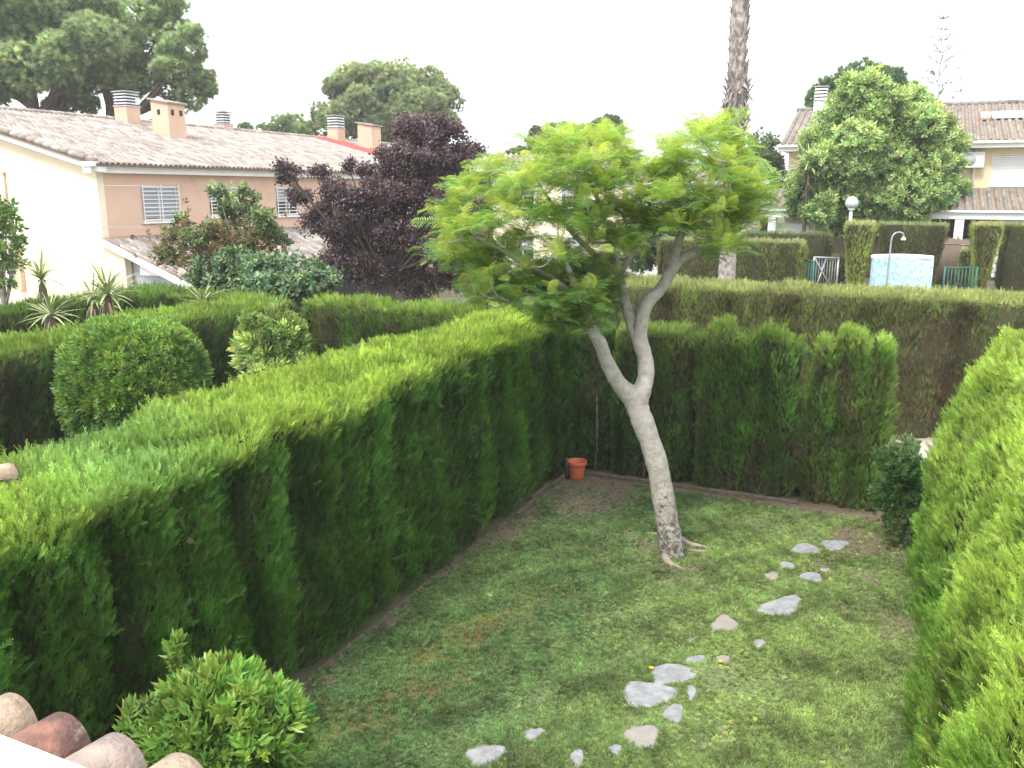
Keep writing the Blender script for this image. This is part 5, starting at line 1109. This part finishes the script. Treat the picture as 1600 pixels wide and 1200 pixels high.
# ------------------------------------------------------------------ palm trunk and Norfolk pine
YP = 21.5; pb = pY(1136, 470, YP); base = Vector((pb.x, pb.y, tz(pb))); pr = empty('palm_tree', base, 'tall bare palm trunk rising out of the top of the picture', 'palm')
prof = [(1134, 480, .235), (1135, 440, .215), (1137, 400, .205), (1140, 340, .20), (1143, 280, .20), (1147, 230, .20), (1149, 200, .22), (1150, 170, .24), (1151, 140, .215), (1152, 100, .205), (1154, 50, .205), (1157, 0, .20), (1160, -80, .2), (1166, -220, .2)]
p, q = spline([(*base, .24)]+[(*pY(x, y, YP), r_) for x, y, r_ in prof], 10); mb = MB(); mb.tube(p, q, 18, .07, seed=3); mb.build('trunk', M['palm'], pr)
mb = MB(); rr = random.Random(4)
for i in range(620):   # old leaf bases
    y = rr.uniform(-220, 200) if i > 120 else rr.uniform(125, 215); x = np.interp(y, [-220, 0, 200, 440], [1166, 1157, 1149, 1135]); c = pY(x, y, YP); an = rr.uniform(0, 6.28); d = Vector((math.cos(an), math.sin(an), 0)); s_ = Vector((-d.y, d.x, 0))
    R = float(np.interp(y, [-220, 100, 170, 215], [.19, .195, .225, .20])); L_ = rr.uniform(.1, .2)*(1.7 if 125 < y < 215 and i < 120 else 1); o_ = rr.uniform(.04, .09)*(2.6 if i < 120 else 1)
    if i < 120 and rr.random() < .5: up_s = -1
    else: up_s = 1
    b_ = c+d*R*.96; tip = b_+d*o_+ZU*(L_*up_s)+s_*rr.uniform(-.08, .08)
    mb.add([b_-s_*.05-ZU*.05, b_+s_*.05-ZU*.05, tip+s_*.02, tip-s_*.02, b_+ZU*.04+d*.01], [(0, 1, 2, 3), (1, 4, 2), (4, 0, 3)])
mb.build('leaf_bases', M['palm'], pr, 'stuff')
YN = 60; nbp = pY(1462, 300, YN); base = Vector((nbp.x, nbp.y, 1.2)); nr = empty('norfolk_pine', base, 'thin sparse conifer with open whorled branches against the sky, far right', 'tree')
tp = pY(1474, 18, YN); mb = MB(); p, q = spline([(*base, .14), (*base.lerp(tp, .5), .07), (*tp, .015)], 6); mb.tube(p, q, 8); mb.build('trunk', M['hazebark'], nr)
PP = []; DD = []; mb = MB(); rr = random.Random(9)
for i in range(11):
    t_ = .50+i*.047; c = base.lerp(tp, t_); L_ = 2.3*(1-t_)**.75*1.9+.15
    for k in range(5):
        an = k*1.256+i*.7+rr.uniform(-.3, .3); Lk = L_*rr.uniform(.55, 1.1); d = Vector((math.cos(an), math.sin(an), rr.uniform(.35, .75))).normalized(); e_ = c+d*Lk
        mb.tube([c, c.lerp(e_, .5)-ZU*.06, e_], [.018, .012, .008], 5)
        for j in range(int(3+Lk*7)):
            if rr.random() < .3: continue
            tt = .25+.75*j/(3+Lk*7); PP.append(c.lerp(e_, tt)-ZU*.06*(1-abs(2*tt-1))); DD.append(d+rv(rr)*.5)
mb.build('branch', M['hazebark'], nr, 'stuff'); n = len(PP)
scatter('needle_foliage', 'pine', np.array(PP), np.array(DD), rng.uniform(.14, .24, n)*.8, vary((.25, .27, .24), n, .15), nr)  # pale needle colour paints in haze too

# ------------------------------------------------------------------ near roof tiles and white ledge at the bottom left
T_UP = (-V+ZU*.16).normalized(); T_N = T_UP.cross(-U).normalized(); T_N = T_N if T_N.z > 0 else -T_N
e1 = pY(26, 1086, 2.08)
tmats = []
for nm, c1, c2, st in (('cream_clay', (.44, .33, .235), (.35, .26, .19), (.27, .2, .145)), ('red_lichen_clay', (.30, .145, .105), (.13, .075, .06), (.46, .38, .32)), ('grey_pink_clay', (.38, .29, .24), (.25, .2, .18), (.42, .33, .25)), ('sand_clay', (.44, .33, .24), (.34, .26, .19), (.30, .23, .17))):
    tmats.append(surf(nm, c1, c2, 14, .85, .5, 70, stain=st, sscale=9))
def barrel(mat, p, L_, r0, r1, name='roof_tile', seg=20):
    vs = []; fs = []; th = .013; nn_ = 6; rings = []
    for i in range(nn_+1):
        y = L_*i/nn_; r_ = r0+(r1-r0)*i/nn_
        for ri in (r_, r_-th):
            for k in range(seg+1):
                a_ = PI*k/seg; vs.append(Vector((-math.cos(a_)*ri, y, math.sin(a_)*ri)))
    s1_ = seg+1; st = 2*s1_
    for i in range(nn_):
        for k in range(seg): fs += [(i*st+k, i*st+k+1, (i+1)*st+k+1, (i+1)*st+k), (i*st+s1_+k+1, i*st+s1_+k, (i+1)*st+s1_+k, (i+1)*st+s1_+k+1)]
    for k in range(seg): fs.append((k+1, k, s1_+k, s1_+k+1))
    me = mesh_np(name, vs, fs, mat, True); return me
pr_ = empty('porch_roof', e1, 'near corner of a clay tiled porch roof at the bottom left', 'roof')
Rm = Matrix((U, T_UP, T_N)).transposed()
if Rm.determinant() < 0: Rm = Matrix((-U, T_UP, T_N)).transposed()
for i in range(-4, 7):
    for j in range(3):
        me = barrel(tmats[i % 4 if j == 0 else (i+j+1) % 4], None, .44, .094, .078); o = bpy.data.objects.new('roof_tile', me); COL.objects.link(o); o.parent = pr_
        off = U*(i*.205)+T_UP*(j*.37+random.uniform(-.012, .012))-T_N*(.088)
        o.matrix_local = Matrix.Translation(off) @ Rm.to_4x4() @ Matrix.Rotation(-.035, 4, 'X') @ Matrix.Rotation(random.uniform(-.03, .03), 4, 'Z')
mb = MB(); mb.box(e1+U*.3+T_UP*.62-T_N*.13, (2.4, 1.2, .05), U, T_UP, T_N); mb.build('channel_bed', M['under'], pr_)
lp0 = pZ(95, 1216, 3.42); mb = MB(); mb.box(lp0-U*1.5-V*.24+U*.25, (3.4, .48, .1)); mb.box(lp0-U*1.5-V*.3+U*.25-ZU*.3, (3.4, .3, .5)); o = mb.build('white_ledge', M['white']); tag(o, 'white painted ledge at the bottom left corner, behind the near roof tiles', 'ledge')
# neighbour's tile ends peeping over the hedge at the left edge
nbp = pZ(-12, 738, 2.5); nroof = empty('porch_roof', nbp, 'small pale tile ends of the neighbour roof at the left photo edge above the hedge', 'roof')
for i in range(-3, 2):
    me = barrel(tmats[0], None, .44, .1, .085, seg=12); o = bpy.data.objects.new('roof_tile', me); COL.objects.link(o); o.parent = nroof
    o.matrix_local = Matrix.Translation(U*(i*.2)+Vector((0, 0, .0))) @ Rm.to_4x4()
mb = MB(); mb.box(nbp-U*.3-V*.3-ZU*.08, (1.1, .7, .06)); mb.build('channel_bed', M['under'], nroof)
# ------------------------------------------------------------------ haze volume added to pale the distance like glare
mb = MB(); mb.box(Vector((0, 10, 10.4)), (4600, 4600, 23.2), Vector((1,0,0)), Vector((0,1,0))); 
hm = bpy.data.materials.new('haze_air'); hm.use_nodes = True; ht = hm.node_tree; ht.nodes.remove(ht.nodes['Principled BSDF'])
pv = ht.nodes.new('ShaderNodeVolumePrincipled'); pv.inputs['Color'].default_value = (.97, .985, 1, 1); pv.inputs['Density'].default_value = .0008
ht.links.new(pv.outputs[0], ht.nodes['Material Output'].inputs['Volume']); o = mb.build('haze', hm); o['kind'] = 'stuff'
